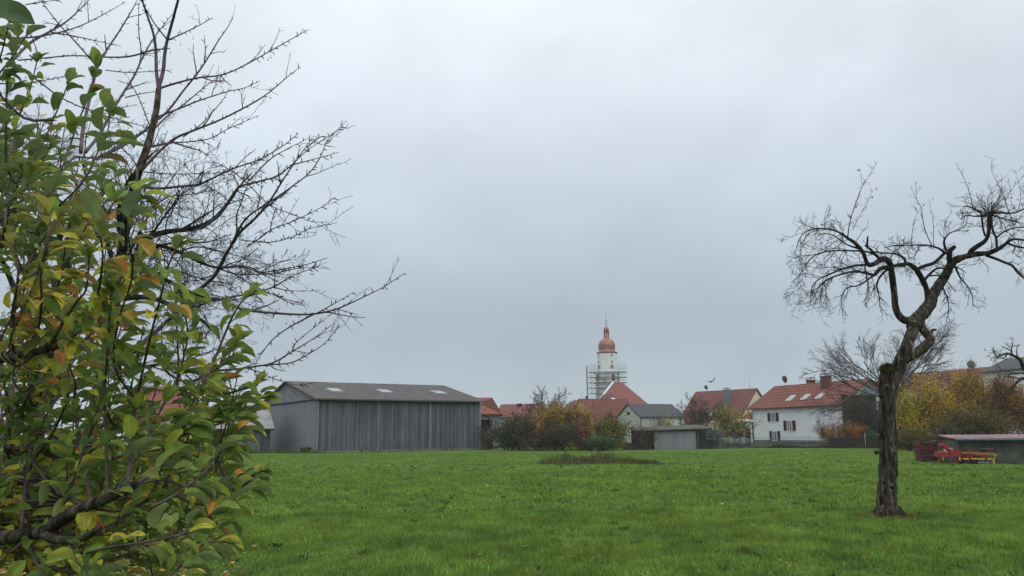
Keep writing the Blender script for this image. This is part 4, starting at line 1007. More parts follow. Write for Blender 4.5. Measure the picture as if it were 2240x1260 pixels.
def bush(name, label, px, py_base, d, wpx, top_py, pal, n, seed, size=.09, depth=None, clusters=30, group=None, stems=10, shell=.4, spread=.3, twigm='twig', cat='bush'):
    """a bush whose foot stands at distance d, spanning wpx photo pixels"""
    x = X(px, d); wdt = wpx * d * 1.016 / F; h_ = Z(px, top_py, d); rng = random.Random(seed)
    root = thing(name, label, cat, (x, d, 0), 0, group)
    leaf_cloud('foliage', (0, 0, h_ * .52), (wdt / 2, depth or wdt * .4, h_ * .48), int(n * 1.15), size, br(pal, 1.75), root, seed, clusters, spread, shell=shell)
    b = MB()
    for i in range(int(stems * 1.6)):
        a = rng.uniform(0, 6.28); q = Vector((math.cos(a) * wdt * .12, math.sin(a) * wdt * .1, 0)); e = Vector((math.cos(a) * .5 * wdt / max(h_, .1), math.sin(a) * .35, 1)).normalized()
        grow(b, q, e, h_ * rng.uniform(.75, 1.0), .03, 2, rng, .12, .03, .5, 6, (.3, .7), 4, 3, .3, .006)
    b.build('stems', M_[twigm], root)
    return root
def bare_tree(name, label, px, d, top_py, wpx, seed, trunk_h=.25, r=.16, lv=3, kids=6, rmin=.012, m='twig_grey', trop=.02, ang=(.35, .8), group=None, limbs=9, wig=.16, wide=False, ratio=.42):
    h_ = Z(px, top_py, d); x = X(px, d); rng = random.Random(seed)
    root = thing(name, label, 'tree' if 'tree' in name else 'climber', (x, d, 0), 0, group)
    b = MB(); th = h_ * trunk_h; pts = [Vector((0, 0, -.1)), Vector((.05, 0, th * .5)), Vector((0, .05, th))]
    b.tube(pts, [r * 1.2, r, r * .85], 8); b.build('trunk', M_['bark'], root)
    c = MB(); wd = wpx * d * 1.016 / F / 2
    for i in range(limbs):
        a = 6.28 * i / limbs * 1.62 + rng.uniform(-.3, .3); el = math.asin(min(1, max(-.35, -.3 + 1.3 * (i + .5) / limbs)))
        tg = Vector((math.cos(a) * math.cos(el) * wd, math.sin(a) * math.cos(el) * wd, (h_ + th) / 2 + math.sin(el) * (h_ - th) / 2))
        e = tg - pts[-1]; ln = e.length * .78; e.normalize()
        if wide:
            a = 6.28 * i / limbs + rng.uniform(-.3, .3); e = Vector((math.cos(a), math.sin(a), rng.uniform(.3, 1.35 if wide is True else wide))).normalized()
            ln = min(wd / max(.2, math.hypot(e.x, e.y)), (h_ - th) / max(e.z, .2)) * .8
        grow(c, pts[-1] - Vector((0, 0, rng.uniform(0, .2) * th)), e, ln, r * .5, lv, rng, wig, trop, ratio, kids, ang, 5, 4, .35, rmin)
    c.build('crown', M_[m], root); return root
def br(pal, k): return [tuple(c * k for c in q) for q in pal]
YEL = [(.27, .2, .02), (.2, .17, .02), (.13, .13, .02), (.3, .17, .03)]
ORA = [(.3, .14, .03), (.26, .1, .03), (.2, .12, .03), (.33, .2, .04)]
DKG = [(.04, .052, .022), (.065, .07, .028), (.075, .058, .038), (.04, .045, .024)]
OLV = [(.08, .085, .02), (.12, .11, .022), (.06, .065, .02), (.16, .13, .03)]
BRN = [(.1, .06, .035), (.07, .05, .03), (.14, .08, .04), (.055, .045, .025)]
# --- hedge group left of centre
B = bush
B('shrub', 'dull brown bare shrub at the corner of the barn', 1068, 0, 86, 46, 934, BRN, 1500, 11, .07, clusters=20, stems=14)
B('shrub', 'dense dark green brown shrub nearest to the barn corner', 1112, 0, 80, 70, 912, DKG + [(.06, .05, .03)], 7000, 12, .085, group='dark shrubs of the field hedge')
B('shrub', 'dark shrub carrying a small tuft of yellow green leaves', 1142, 0, 79, 70, 906, DKG + [(.07, .06, .03)], 7000, 13, .085, group='dark shrubs of the field hedge')
B('shrub', 'small bright orange leaved shrub in the middle of the dark hedge', 1183, 0, 77, 20, 928, [(.3, .15, .025), (.26, .11, .025), (.2, .11, .03)], 900, 14, .08, clusters=10)
B('tree', 'golden leaved tree with drooping foliage and dark stem in the hedge', 1207, 0, 81, 84, 876, [(.18, .12, .03), (.2, .12, .035), (.14, .11, .03), (.1, .08, .03)], 9500, 15, .095, stems=6, cat='tree', spread=.22)
B('tree', 'tan and gold weeping tree before the small cottage', 1256, 0, 82, 86, 879, [(.22, .15, .045), (.24, .165, .055), (.2, .135, .04), (.2, .1, .035)], 10000, 16, .09, stems=6, cat='tree', spread=.22)
B('shrub', 'rust red brown shrub beneath the weeping golden tree', 1272, 0, 78.5, 44, 925, [(.2, .085, .035), (.14, .06, .03), (.09, .055, .03)], 4000, 17, .085)
B('shrub', 'dark green shrub at the foot of the golden trees', 1222, 0, 77.5, 70, 925, DKG, 6500, 18, .08, group='dark shrubs of the field hedge')
B('shrub', 'low twiggy dark shrub under the bright orange one', 1180, 0, 77, 60, 942, DKG + BRN[:2], 3500, 19, .07, group='dark shrubs of the field hedge')
B('shrub', 'olive green round shrub before the red roofed barn', 1333, 0, 78, 72, 911, OLV, 7500, 20, .085)
B('shrub', 'blue green low bush with trailing edge left of the stone wall', 1318, 0, 74, 60, 952, [(.035, .06, .03), (.05, .08, .04), (.06, .075, .03)], 4500, 21, .06)
B('shrub', 'small dark green bush at the foot of the rust shrub', 1288, 0, 75, 34, 958, [(.035, .055, .025), (.05, .07, .03)], 1800, 22, .06)
B('shrub', 'brown leafless shrub against the dark end of the board shed', 1408, 0, 77.5, 44, 936, BRN, 1500, 23, .06, clusters=16)
B('shrub', 'small yellow bush above the roof of the board shed', 1454, 0, 88, 36, 909, [(.26, .2, .03), (.2, .17, .03)], 1100, 24, .08, clusters=14)
bare_tree('bare_tree', 'round crowned bare tree above the golden hedge', 1196, 96, 834, 74, 31, .33, .15, 3, 7, .008, ang=(.3, .75), m='twig_grey', trop=.03, limbs=15, wig=.18, wide=4.5, ratio=.46)
bare_tree('bare_tree', 'small bare tree with a few pink brown leaves left of the round crowned one', 1156, 97, 866, 26, 32, .4, .08, 2, 6, .022)
bare_tree('bare_tree', 'spreading low bare tree right of the round crowned one', 1236, 110, 862, 64, 33, .6, .1, 3, 5, .022)
bare_tree('bare_tree', 'thin bare sapling in front of the distant house chimneys', 1133, 90, 884, 30, 34, .5, .06, 2, 5, .018)
bare_tree('bare_tree', 'grey bare tree in front of the yellow gabled house', 1524, 92, 874, 96, 35, .2, .1, 3, 7, .009, trop=.03, m='twig_grey', limbs=16, wide=3, ratio=.52)
B('shrub', 'yellow green shrub behind the carport roof', 1600, 0, 97, 96, 886, [(.14, .135, .025), (.18, .16, .03), (.1, .1, .025)], 6500, 36, .085)
bare_tree('climbing_shrub', 'bare twisted climber on the side wall of the board shed', 1556, 79, 930, 56, 37, .12, .05, 2, 6, .012, m='twig', trop=-.02)
bare_tree('bare_tree', 'small bare tree beside the carport posts', 1608, 95, 925, 40, 38, .3, .07, 3, 5, .015, m='twig', trop=0)
B('shrub', 'orange and yellow leaved bush in front of the farmhouse wall', 1818, 0, 84, 58, 921, [(.24, .14, .025), (.2, .08, .03), (.19, .1, .05), (.2, .15, .03), (.09, .05, .03)], 3000, 40, .07, clusters=26, stems=14)
B('shrub', 'orange bush beside the veranda, right of the paler orange one', 1865, 0, 84, 56, 924, [(.26, .13, .02), (.2, .085, .02), (.14, .07, .02), (.08, .045, .02)], 3300, 41, .07, clusters=26)
B('shrub', 'dark ivy like shrub climbing the farmhouse balcony', 1886, 0, 91, 66, 863, DKG, 6500, 42, .09, shell=.2)
B('shrub', 'dark green small bush beside the white stake', 1903, 0, 83.5, 40, 943, [(.03, .06, .03), (.04, .07, .035)], 1500, 43, .07)
bare_tree('walnut_tree', 'wide bare walnut tree behind the farmhouse gable', 1962, 92, 734, 330, 44, .42, .24, 3, 7, .011, m='twig_grey', trop=.02, ang=(.3, .75), limbs=14, wide=True, ratio=.56)
B('shrub', 'dark evergreen shrub right behind the old trunk', 1958, 0, 86, 70, 852, DKG, 6000, 45, .09)
# --- golden hedge on the right
Hg = 'golden field hedge'
YG = 1.3
B('hedge_shrub', 'yellow green shrub at the inner end of the golden hedge', 1992, 0, 69, 70, 862, br([(.24, .18, .012), (.17, .15, .014), (.29, .2, .018), (.12, .11, .015)], YG), 9000, 50, .075, group=Hg)
B('hedge_shrub', 'broad yellow shrub behind the red crates', 2050, 0, 70, 120, 816, br([(.24, .17, .012), (.16, .13, .014), (.28, .175, .018), (.13, .09, .018)], YG), 17000, 51, .075, group=Hg)
B('hedge_shrub', 'tall tawny shrub with a bright yellow tip in the golden hedge', 2122, 0, 71, 110, 804, br([(.23, .13, .018), (.17, .1, .018), (.21, .16, .016), (.11, .075, .02)], 1.2), 16000, 52, .075, group=Hg)
B('hedge_shrub', 'rust orange shrub before the grey roofed house', 2192, 0, 72, 100, 824, [(.26, .105, .025), (.19, .09, .022), (.15, .1, .02), (.11, .06, .02)], 15000, 53, .075, group=Hg)
B('hedge_shrub', 'orange shrub at the outer end of the golden hedge', 2265, 0, 70, 100, 850, [(.24, .09, .025), (.2, .1, .022), (.14, .09, .02)], 12000, 54, .075, group=Hg)
B('hedge_shrub', 'dark olive low shrub under the tawny part of the golden hedge', 2135, 0, 66, 120, 890, [(.08, .06, .02), (.11, .08, .022), (.055, .05, .018)], 12000, 55, .07, group=Hg)
B('hedge_shrub', 'low dark undergrowth left of the red crates', 1995, 0, 66, 90, 940, [(.06, .06, .018), (.09, .08, .018), (.04, .04, .016)], 7000, 56, .06, group=Hg)
B('hedge_shrub', 'dark shrub between the red crates and the concrete shed', 2068, 0, 58, 44, 925, DKG + [(.09, .08, .02)], 5000, 57, .055, group=Hg)
# weeds along the barn foot and far field edge
def edge_weeds(name, label, pts, n, h_, pal, seed):
    g = np.random.default_rng(seed); V = []; T = []
    for i in range(n):
        k = g.integers(0, len(pts) - 1); t = g.uniform(0, 1); a, b = Vector(pts[k]), Vector(pts[k + 1]); p = a.lerp(b, t); x, y = p.x + g.normal(0, .15), p.y + g.normal(0, .25)
        H = h_ * g.uniform(.3, 1.2) * (1 + .5 * math.sin(x * 1.7)); W = .03; a_ = g.uniform(0, 3.14); l = g.uniform(-.12, .12)
        V.append([(x - math.cos(a_) * W, y - math.sin(a_) * W, 0), (x + math.cos(a_) * W, y + math.sin(a_) * W, 0), (x + l, y + g.uniform(-.1, .1), H)])
        T.append([np.array(pal[g.integers(len(pal))]) * g.uniform(.7, 1.3)] * 3)
    v = np.array(V).reshape(-1, 3); o = np_mesh(name, v, np.arange(len(v)).reshape(-1, 3), M_['grassleaf'], tint=np.array(T).reshape(-1, 3)); setk(o, label, 'weeds', 'stuff')
edge_weeds('barn_weeds', 'rough grass and nettles along the foot of the barn', [G(480, 992), G(600, 991.5), G(690, 992), G(1055, 984), G(1090, 980)], 2600, .28, [(.05, .1, .02), (.08, .12, .025), (.12, .13, .04)], 61)
edge_weeds('hedge_weeds', 'pale dry grass along the foot of the dark hedge', [G(1090, 979), G(1170, 977.5), G(1280, 979), G(1400, 980)], 3800, .5, [(.14, .12, .06), (.08, .1, .03), (.2, .17, .09), (.06, .08, .025)], 62)
edge_weeds('fence_weeds', 'dark rough growth along the foot of the fences', [G(1530, 980), G(1700, 980), G(1960, 981), G(2010, 982)], 6500, .3, [(.04, .04, .02), (.07, .05, .03), (.05, .06, .022)], 63)
B('shrub', 'small green weed bush at the near corner of the barn', 672, 0, b0.y - .6, 32, 977, [(.05, .085, .025), (.07, .09, .03)], 900, 64, .05, clusters=12)
# white stake
b = MB(); b.tube([(0, 0, 0), (0, 0, 1.4)], .016, 6); o = b.build('stake', M_['trim']); o.location = (X(1891, 80), 80, 0); setk(o, 'thin white stake at the dark board fence', 'stake')
# ------------------------------------------------------------------ old apple tree on the right
def tree_from_traces(root, traces, dfield, mat_, names=('branch',), sub=4, sides=8, rough=.0):
    """each trace: list of (px, py, r_px); returns 3-D paths with radii"""
    out = []
    for tr in traces:
        sp = smooth_path(tr, sub); pts = []; rad = []
        for q in sp:
            d = dfield(q[0], q[1]); p = at(q[0], q[1], d); pts.append(p); rad.append(max(.0025, q[2] * d * 1.016 / F))
        out.append((pts, rad))
    return out
AD = G(1942, 1129).y
def adf(px, py):
    return AD + .9 * math.sin((px - 1945) * .011) * min(1, max(0, (760 - py) / 150)) + .5 * math.sin((py - 600) * .013) * min(1, max(0, (760 - py) / 150))
c5 = lambda L_: [(1680 + a / 3, 340 + b / 3, r / 3) for a, b, r in L_]
c6 = lambda L_: [(1780 + a / 2.74, 700 + b / 2.74, r / 2.74) for a, b, r in L_]
at_root = thing('old_apple_tree', 'old gnarled apple tree with a leaning forked trunk and drooping bare twigs', 'tree', (G(1942, 1129).x, AD, 0))
ox = at_root.location.copy()
def loc(ps): return [p - ox for p in ps]
trunk = c6([(442, 1190, 66), (440, 1165, 60), (437, 1130, 57), (438, 1080, 56), (441, 1000, 54), (446, 900, 53), (447, 800, 52), (442, 700, 53), (436, 600, 50), (440, 500, 46), (455, 430, 43), (472, 370, 42), (492, 320, 41), (512, 270, 42), (535, 210, 38), (560, 150, 34), (580, 95, 34), (602, 40, 34), (625, 5, 33)])
main = c5([(945, 1130, 40), (975, 1075, 40), (1020, 1030, 40), (1062, 975, 38), (1080, 915, 33), (1115, 860, 31), (1150, 810, 30), (1178, 760, 28), (1200, 715, 27), (1235, 685, 24), (1290, 665, 20), (1350, 650, 18), (1400, 645, 17), (1450, 640, 15), (1510, 615, 13), (1560, 580, 10), (1610, 550, 8), (1700, 560, 6), (1760, 590, 4)])
limbs = [
    c6([(425, 470, 30), (420, 400, 30), (424, 340, 29), (430, 300, 26), (432, 286, 18)]),
    c6([(545, 240, 26), (590, 215, 27), (640, 180, 28), (685, 140, 26), (700, 110, 24), (668, 75, 24), (642, 35, 26), (640, -15, 27), (655, -50, 24)]),
    c5([(1055, 1195, 16), (1070, 1160, 12), (1085, 1145, 9), (1104, 1143, 6)]),
    c5([(985, 1065, 30), (925, 1085, 26), (880, 1072, 24), (850, 1035, 22), (835, 985, 22), (828, 900, 20), (818, 820, 20), (808, 750, 20), (795, 700, 20), (765, 680, 19), (730, 690, 17), (695, 712, 16), (660, 718, 15), (642, 690, 13), (628, 645, 13), (600, 605, 13), (565, 570, 12), (525, 545, 10), (480, 512, 7), (420, 488, 6), (340, 480, 5), (270, 490, 4), (225, 520, 3), (195, 580, 2), (180, 640, 1.5)]),
    c5([(795, 735, 16), (745, 740, 14), (715, 765, 12), (690, 785, 10), (640, 770, 8), (560, 763, 7), (480, 780, 6), (400, 810, 5), (345, 850, 4), (300, 930, 2.5), (270, 980, 1.5)]),
    c5([(640, 718, 9), (560, 725, 7), (470, 752, 6), (400, 782, 5), (330, 815, 4), (290, 865, 3), (280, 920, 1.5)]),
    c5([(735, 680, 10), (700, 650, 8), (640, 630, 6), (560, 626, 6), (460, 625, 5), (380, 632, 4.5), (310, 655, 4), (265, 695, 3.5), (235, 745, 3), (190, 800, 2), (150, 835, 1.5)]),
    c5([(735, 680, 10), (700, 645, 9), (665, 610, 8), (640, 592, 7)]),
    c5([(650, 600, 7), (652, 570, 7), (655, 530, 5)]),
    c5([(1035, 1010, 20), (1045, 960, 16), (1040, 880, 17), (1012, 812, 18), (970, 748, 16), (932, 716, 13), (880, 714, 11), (825, 725, 10), (790, 735, 10)]),
    c5([(975, 748, 12), (1030, 725, 12), (1085, 707, 11), (1125, 675, 10), (1160, 642, 10), (1190, 640, 9)]),
    c5([(1200, 720, 20), (1190, 665, 18), (1195, 625, 16), (1228, 596, 13)]),
    c5([(1160, 640, 8), (1120, 610, 7), (1050, 590, 6), (980, 588, 5), (900, 590, 4), (820, 592, 3), (760, 605, 2)]),
    c5([(1170, 625, 9), (1155, 575, 8), (1165, 540, 6), (1195, 508, 4), (1250, 490, 3), (1300, 460, 2)]),
    c5([(1020, 825, 9), (1060, 780, 8), (1110, 742, 7), (1175, 742, 5), (1240, 735, 4), (1300, 770, 2)]),
    c5([(1060, 790, 6), (1120, 790, 4), (1180, 830, 3), (1230, 900, 2)]),
    c5([(905, 715, 9), (890, 672, 8), (830, 645, 6), (760, 640, 5), (700, 632, 5)]),
    c5([(1320, 655, 18), (1335, 625, 17), (1375, 595, 16), (1425, 560, 14), (1447, 510, 13), (1452, 440, 14), (1455, 395, 17), (1457, 372, 14)]),
    c5([(1425, 530, 8), (1412, 480, 7), (1405, 430, 7), (1398, 365, 5)]),
    c5([(1502, 615, 9), (1497, 545, 8), (1475, 490, 8), (1468, 430, 7), (1470, 355, 5)]),
    c5([(1430, 655, 10), (1500, 680, 9), (1560, 705, 8), (1605, 725, 8), (1640, 770, 7), (1690, 810, 5), (1760, 860, 3)]),
    c5([(1500, 540, 6), (1550, 500, 5), (1620, 475, 4), (1710, 470, 3)]),
    c5([(1570, 575, 7), (1640, 600, 7), (1720, 610, 5)]),
    c5([(1450, 385, 9), (1510, 375, 7), (1580, 380, 6), (1640, 370, 4), (1700, 340, 3)]),
    c5([(1455, 390, 9), (1500, 400, 6), (1560, 420, 4), (1650, 440, 3)]),
    c5([(1400, 375, 7), (1340, 345, 5), (1290, 330, 3)]),
    c5([(1440, 395, 8), (1370, 400, 5), (1300, 395, 4), (1260, 420, 2)]),
    c5([(1230, 730, 8), (1260, 800, 5), (1310, 860, 4), (1340, 920, 3), (1350, 985, 2), (1400, 1000, 1.2)]),
    c5([(1160, 810, 8), (1150, 870, 5), (1180, 940, 4), (1185, 1020, 3), (1170, 1090, 1.5)]),
    c5([(795, 740, 8), (740, 790, 7), (715, 850, 5), (730, 930, 3.5), (735, 1000, 2), (755, 1050, 1.2)]),
    c5([(690, 790, 7), (600, 850, 5), (520, 870, 4), (485, 930, 3), (490, 1060, 1.5)]),
    c5([(635, 730, 5), (650, 800, 4), (655, 900, 3), (620, 970, 1.5)]),
    c5([(590, 610, 7), (530, 590, 5), (480, 560, 4), (420, 520, 3), (360, 510, 2)]),
]
shoots = [
    c5([(522, 545, 6), (535, 450, 4), (560, 360, 4), (600, 250, 3), (620, 200, 2.5), (660, 140, 2), (715, 42, 1.2)]),
    c5([(618, 205, 2), (612, 150, 1.5), (600, 88, 1)]), c5([(555, 490, 3), (590, 420, 2), (640, 330, 1.6), (690, 220, 1)]),
    c5([(1075, 592, 4), (1035, 500, 3.5), (1012, 400, 3), (1010, 350, 2.5), (975, 290, 2), (945, 225, 1)]), c5([(975, 290, 1.6), (968, 180, 1)]),
    c5([(1085, 590, 3), (1085, 450, 2), (1062, 310, 1)]), c5([(940, 590, 3), (950, 480, 2.2), (978, 370, 1)]), c5([(990, 380, 2), (960, 330, 1.2)]),
    c5([(1345, 345, 4), (1320, 240, 3), (1290, 160, 2.4), (1230, 45, 1)]), c5([(1465, 365, 3), (1470, 240, 2.2), (1440, 160, 1)]),
    c5([(1580, 375, 4), (1545, 260, 3), (1495, 160, 2.2), (1465, 90, 1.6), (1472, 16, 1)]), c5([(1560, 300, 2), (1600, 220, 1.6), (1680, 130, 1)]), c5([(1640, 365, 3), (1660, 250, 2), (1620, 90, 1)]),
    c5([(1155, 545, 3), (1160, 450, 2), (1210, 362, 1)]), c5([(500, 525, 3), (470, 430, 1)]), c5([(580, 560, 3), (620, 500, 1.8), (660, 460, 1)]),
    c5([(860, 590, 2), (870, 530, 1)]), c5([(300, 482, 2), (290, 390, 1)]), c5([(370, 482, 2), (400, 380, 1)]), c5([(240, 505, 2), (160, 440, 1)]), c5([(1240, 490, 2), (1290, 440, 1)]),
    c5([(1570, 375, 2), (1600, 300, 1.5), (1570, 120, 1)]), c5([(1460, 370, 3), (1520, 260, 2), (1540, 150, 1)]), c5([(1720, 470, 3), (1740, 330, 2), (1690, 180, 1)]),
]
def smooth_tube(name, path, m, root, sides=10, rough=.0, n=3, off=None):
    pts, rad = path; b = MB(); b.tube([p - (off or ox) for p in pts], rad, sides, True, rough); return b.build(name, m, root)
tp = tree_from_traces(at_root, [trunk, main] , adf, None, sub=5)
# stretch the trunk foot into the ground with root flare
pts, rad = tp[0]
smooth_tube('trunk', (tp[0][0], [q_ * .93 for q_ in tp[0][1]]), M_['mossbark'], at_root, 22, .16)
smooth_tube('limb', tp[1], M_['mossbark'], at_root, 14, .12)
lp = tree_from_traces(at_root, limbs, adf, None, sub=4)
for i, l in enumerate(lp): smooth_tube('limb' if i < 12 else 'branch', l, M_['mossbark' if i < 4 else 'bark_dark'], at_root, 10 if i < 12 else 6, .1 if i < 12 else .05)
b = MB(); rng = random.Random(77)
sp_ = tree_from_traces(at_root, shoots, adf, None, sub=3)
for pts, rad in sp_: b.tube(loc(pts), [r * .8 for r in rad], 4, False)
def dress(mb, paths, rng, every, length, lvl, trop, ang=(.5, 1.2), rmax=.03, rmin=.0026, wig=.16, kids=4, off=Vector((0, 0, 0)), ratio=.55, start=.2, spurs=0, tropk=None):
    for pts, rad in paths:
        k = len(pts); acc = 0
        for i in range(int(k * start), k - 1):
            if rad[i] > rmax: continue
            sl = (pts[i + 1] - pts[i]).length; acc += sl
            while acc > every:
                acc -= every * rng.uniform(.6, 1.4); d = (pts[i + 1] - pts[i]).normalized(); e = rot_about(d, rng.uniform(*ang), rng)
                grow(mb, pts[i].lerp(pts[i + 1], rng.random()) - off, e, length * rng.uniform(.4, 1.2), min(rad[i] * .6, .009), lvl, rng, wig, trop, ratio, kids, (.4, 1.0), 5, 3, .4, rmin, spurs, .2, tropk)
left_l = [lp[i] for i in (3, 4, 5, 6, 32)]
dress(b, left_l, rng, .075, .55, 2, -.12, off=ox, rmax=.034, start=.3, wig=.24, tropk=.04)
dress(b, [lp[i] for i in (9, 10, 12, 14, 15, 16, 20, 22)], rng, .1, .42, 2, -.05, off=ox, rmax=.06, wig=.22, tropk=.04)
dress(b, [lp[i] for i in (27, 28, 29, 30, 31)], rng, .07, .3, 1, -.08, off=ox, start=.1)
dress(b, [lp[i] for i in (17, 18, 19, 23, 24, 25, 26)], rng, .06, .42, 2, .06, off=ox, rmax=.09, start=.45)
dress(b, [lp[i] for i in (13, 21)], rng, .09, .4, 2, .02, off=ox)
dress(b, [tp[1]], rng, .13, .5, 2, -.02, off=ox, rmax=.09, start=.55)
dress(b, sp_, rng, .12, .16, 1, .03, (.4, .9), off=ox, start=.15, kids=2)
# cluster of shoots at the pollarded knob
kn = at(1680 + 1455 / 3, 340 + 380 / 3, adf(1680 + 1455 / 3, 340 + 380 / 3)) - ox
for i in range(24):
    a = rng.uniform(0, 6.28); e = Vector((math.cos(a), math.sin(a), rng.uniform(-.3, 1.1))).normalized()
    grow(b, kn + e * .04, e, rng.uniform(.2, .8), .008, 2, rng, .26, .03, .5, 4, (.4, 1.0), 5, 3, .4, .0026)
b.build('crown', M_['twig'], at_root)
# moss on the stub, root collar
rng = random.Random(5)
pb = G(1940, 1130)
nk = MB()
for i in range(16):
    a = i / 16 * 6.28; r0 = .2 + rng.uniform(-.03, .03)
    nk.tube([Vector((math.cos(a) * r0 * .7, math.sin(a) * r0 * .7, .22)), Vector((math.cos(a) * r0 * 1.05, math.sin(a) * r0, .1)), Vector((math.cos(a) * r0 * rng.uniform(1.25, 1.7), math.sin(a) * r0 * 1.4, -.03))], [.05, .06, .035], 6)
nk.build('root_flare', M_['mossbark'], at_root)
mc_ = MB()
for i in range(420):
    a = rng.uniform(0, 6.28); rr = .2 + .3 * rng.random() ** 1.8; x, y = math.cos(a) * rr * 1.25, math.sin(a) * rr; s = rng.uniform(.012, .03)
    mc_.add([(x + rng.uniform(-s, s), y + rng.uniform(-s, s), rng.uniform(.0, .06)) for _ in range(4)], [(0, 1, 2), (0, 2, 3), (0, 3, 1), (1, 3, 2)])
o = mc_.build('bark_chips', mat('bark_chip', (.1, .035, .025), (.18, .09, .06), 30, .95, .1)); o.location = ox; setk(o, 'reddish bark chips and bare soil around the foot of the old apple tree', 'bark chips', 'stuff')
kb = MB()
for (cx, cy, r) in ((378, 790, 12), (480, 920, 13), (466, 990, 13), (497, 870, 9), (420, 970, 8), (440, 395, 10), (385, 690, 8), (492, 1075, 8)):
    p = at(1780 + cx / 2.74, 700 + cy / 2.74, AD - (.16 if 400 < cx < 480 else .02)) - ox; rr = r / 2.74 * AD / F
    kb.tube([p + Vector((0, .03, -.2 * rr)), p + Vector((0, -rr * .4, 0)), p + Vector((0, -rr, 0)), p + Vector((0, -rr * 1.25, 0))], [rr * 1.2, rr * 1.1, rr * .8, rr * .25], 9)
kb.build('knots', M_['mossbark'], at_root)
ms = leaf_cloud('moss', (at(1937, 806, AD - .05) - ox), (.16, .15, .1), 2600, .014, [(.05, .06, .012), (.08, .085, .02), (.035, .045, .012)], at_root, 91, clusters=26, spread=.25, floor=-9)
for (px, py) in ((1917, 410), (1873, 449), (2020, 446), (2226, 434), (1908, 429), (1878, 369), (2213, 430)):
    p = at(px, py, adf(px, py)) - ox; lf = MB(); lf.add([p, p + Vector((.02, .01, -.025)), p + Vector((.008, -.01, -.055)), p + Vector((-.018, .01, -.025))], [(0, 1, 2, 3)])
    lf.build('dead_leaf', M_['red_dull'], at_root)
# --- second apple tree just outside the frame, branches reach in
a2 = thing('gnarled_apple_tree', 'gnarled bare apple tree whose mossy branches reach in at the frame edge', 'tree', (X(2330, 22), 22, 0)); ox2 = a2.location.copy()
c3 = lambda L_: [(1900 + a / 4.2, 740 + b / 4.2, r / 4.2) for a, b, r in L_]
t2 = [c3([(1900, 1500, 60), (1880, 1200, 55), (1850, 900, 50), (1780, 700, 42), (1680, 560, 34), (1560, 420, 26), (1480, 330, 20), (1428, 280, 17), (1400, 210, 16), (1370, 180, 14), (1330, 160, 12), (1280, 140, 10), (1230, 150, 8), (1180, 170, 6), (1145, 120, 3)]),
      c3([(1560, 420, 22), (1480, 380, 18), (1400, 375, 14), (1340, 430, 11), (1290, 500, 10), (1255, 540, 8), (1200, 490, 5), (1155, 465, 3)]),
      c3([(1330, 160, 9), (1310, 120, 6), (1320, 60, 4), (1330, 10, 2)]), c3([(1320, 120, 6), (1260, 90, 4), (1215, 70, 2)]), c3([(1370, 180, 8), (1360, 110, 4), (1385, 45, 2)]),
      c3([(1480, 330, 12), (1400, 320, 8), (1300, 325, 5), (1210, 340, 3)]), c3([(1400, 375, 8), (1330, 360, 5), (1260, 350, 3)]), c3([(1280, 140, 6), (1240, 180, 4), (1170, 175, 2)])]
tp2 = tree_from_traces(a2, t2, lambda x, y: 22 + .8 * math.sin((x - 2240) * .012), None, sub=4)
for i, l in enumerate(tp2): smooth_tube('trunk' if i == 0 else 'branch', l, M_['mossbark' if i < 2 else 'bark_dark'], a2, 10 if i < 2 else 6, .12, off=ox2)
b = MB(); dress(b, tp2[1:], random.Random(8), .22, .32, 2, .02, off=ox2, rmax=.2, start=.3, rmin=.004); dress(b, tp2[:1], random.Random(9), .2, .35, 2, .02, off=ox2, rmax=.2, start=.6, rmin=.004); b.build('crown', M_['twig'], a2)
# ------------------------------------------------------------------ mossy tree with dense fine twigs, left
MD = 10.5
mt = thing('mossy_tree', 'mossy bare tree with a dense mass of fine twigs behind the cherry branches', 'tree', (X(60, MD), MD, 0)); ox3 = mt.location.copy()
mdf = lambda x, y: MD + 1.0 * math.sin(x * .009 + 1) * min(1, max(0, (1000 - y) / 250)) + .6 * math.sin(y * .012) * min(1, max(0, (1000 - y) / 250))
t3 = [[(62, 1250, 26), (70, 1100, 23), (78, 960, 21), (80, 850, 20), (70, 780, 20), (90, 740, 19), (150, 712, 18), (220, 660, 17), (262, 618, 16), (295, 570, 11), (312, 528, 9), (360, 508, 7.5), (420, 500, 6.5), (465, 480, 5.5), (503, 438, 4.5), (523, 409, 3), (545, 385, 2)],
      [(262, 618, 12), (330, 540, 7), (400, 555, 5), (440, 575, 4), (480, 586, 3.5), (530, 582, 4), (575, 598, 2)],
      [(262, 618, 12), (270, 540, 10), (262, 460, 8), (280, 400, 6), (310, 360, 4), (340, 330, 2)],
      [(150, 712, 12), (160, 620, 9), (130, 520, 7), (120, 420, 5), (90, 340, 3), (80, 260, 2)],
      [(330, 515, 3.5), (370, 460, 2.6), (400, 420, 1.6), (420, 395, 1)], [(400, 500, 3), (450, 470, 2), (490, 440, 1)], [(330, 540, 3), (390, 530, 2.4), (450, 530, 1.8), (500, 515, 1)], [(240, 640, 4), (300, 620, 3), (370, 590, 2.4), (440, 610, 1.6), (500, 620, 1)], [(260, 600, 4), (320, 480, 2.6), (350, 430, 1.8), (390, 370, 1)], [(380, 555, 3), (430, 540, 2), (480, 550, 1.4), (520, 560, 1)],
      [(220, 660, 9), (320, 650, 7), (400, 680, 6), (440, 700, 4), (480, 740, 2)], [(90, 740, 10), (40, 650, 8), (0, 560, 6), (-60, 480, 3)],
      [(262, 618, 8), (230, 520, 6), (200, 440, 5), (180, 350, 3)], [(300, 570, 6), (360, 610, 5), (420, 640, 4), (470, 660, 2)],
      [(78, 900, 12), (140, 850, 9), (230, 820, 7), (330, 800, 5), (420, 790, 3)]]
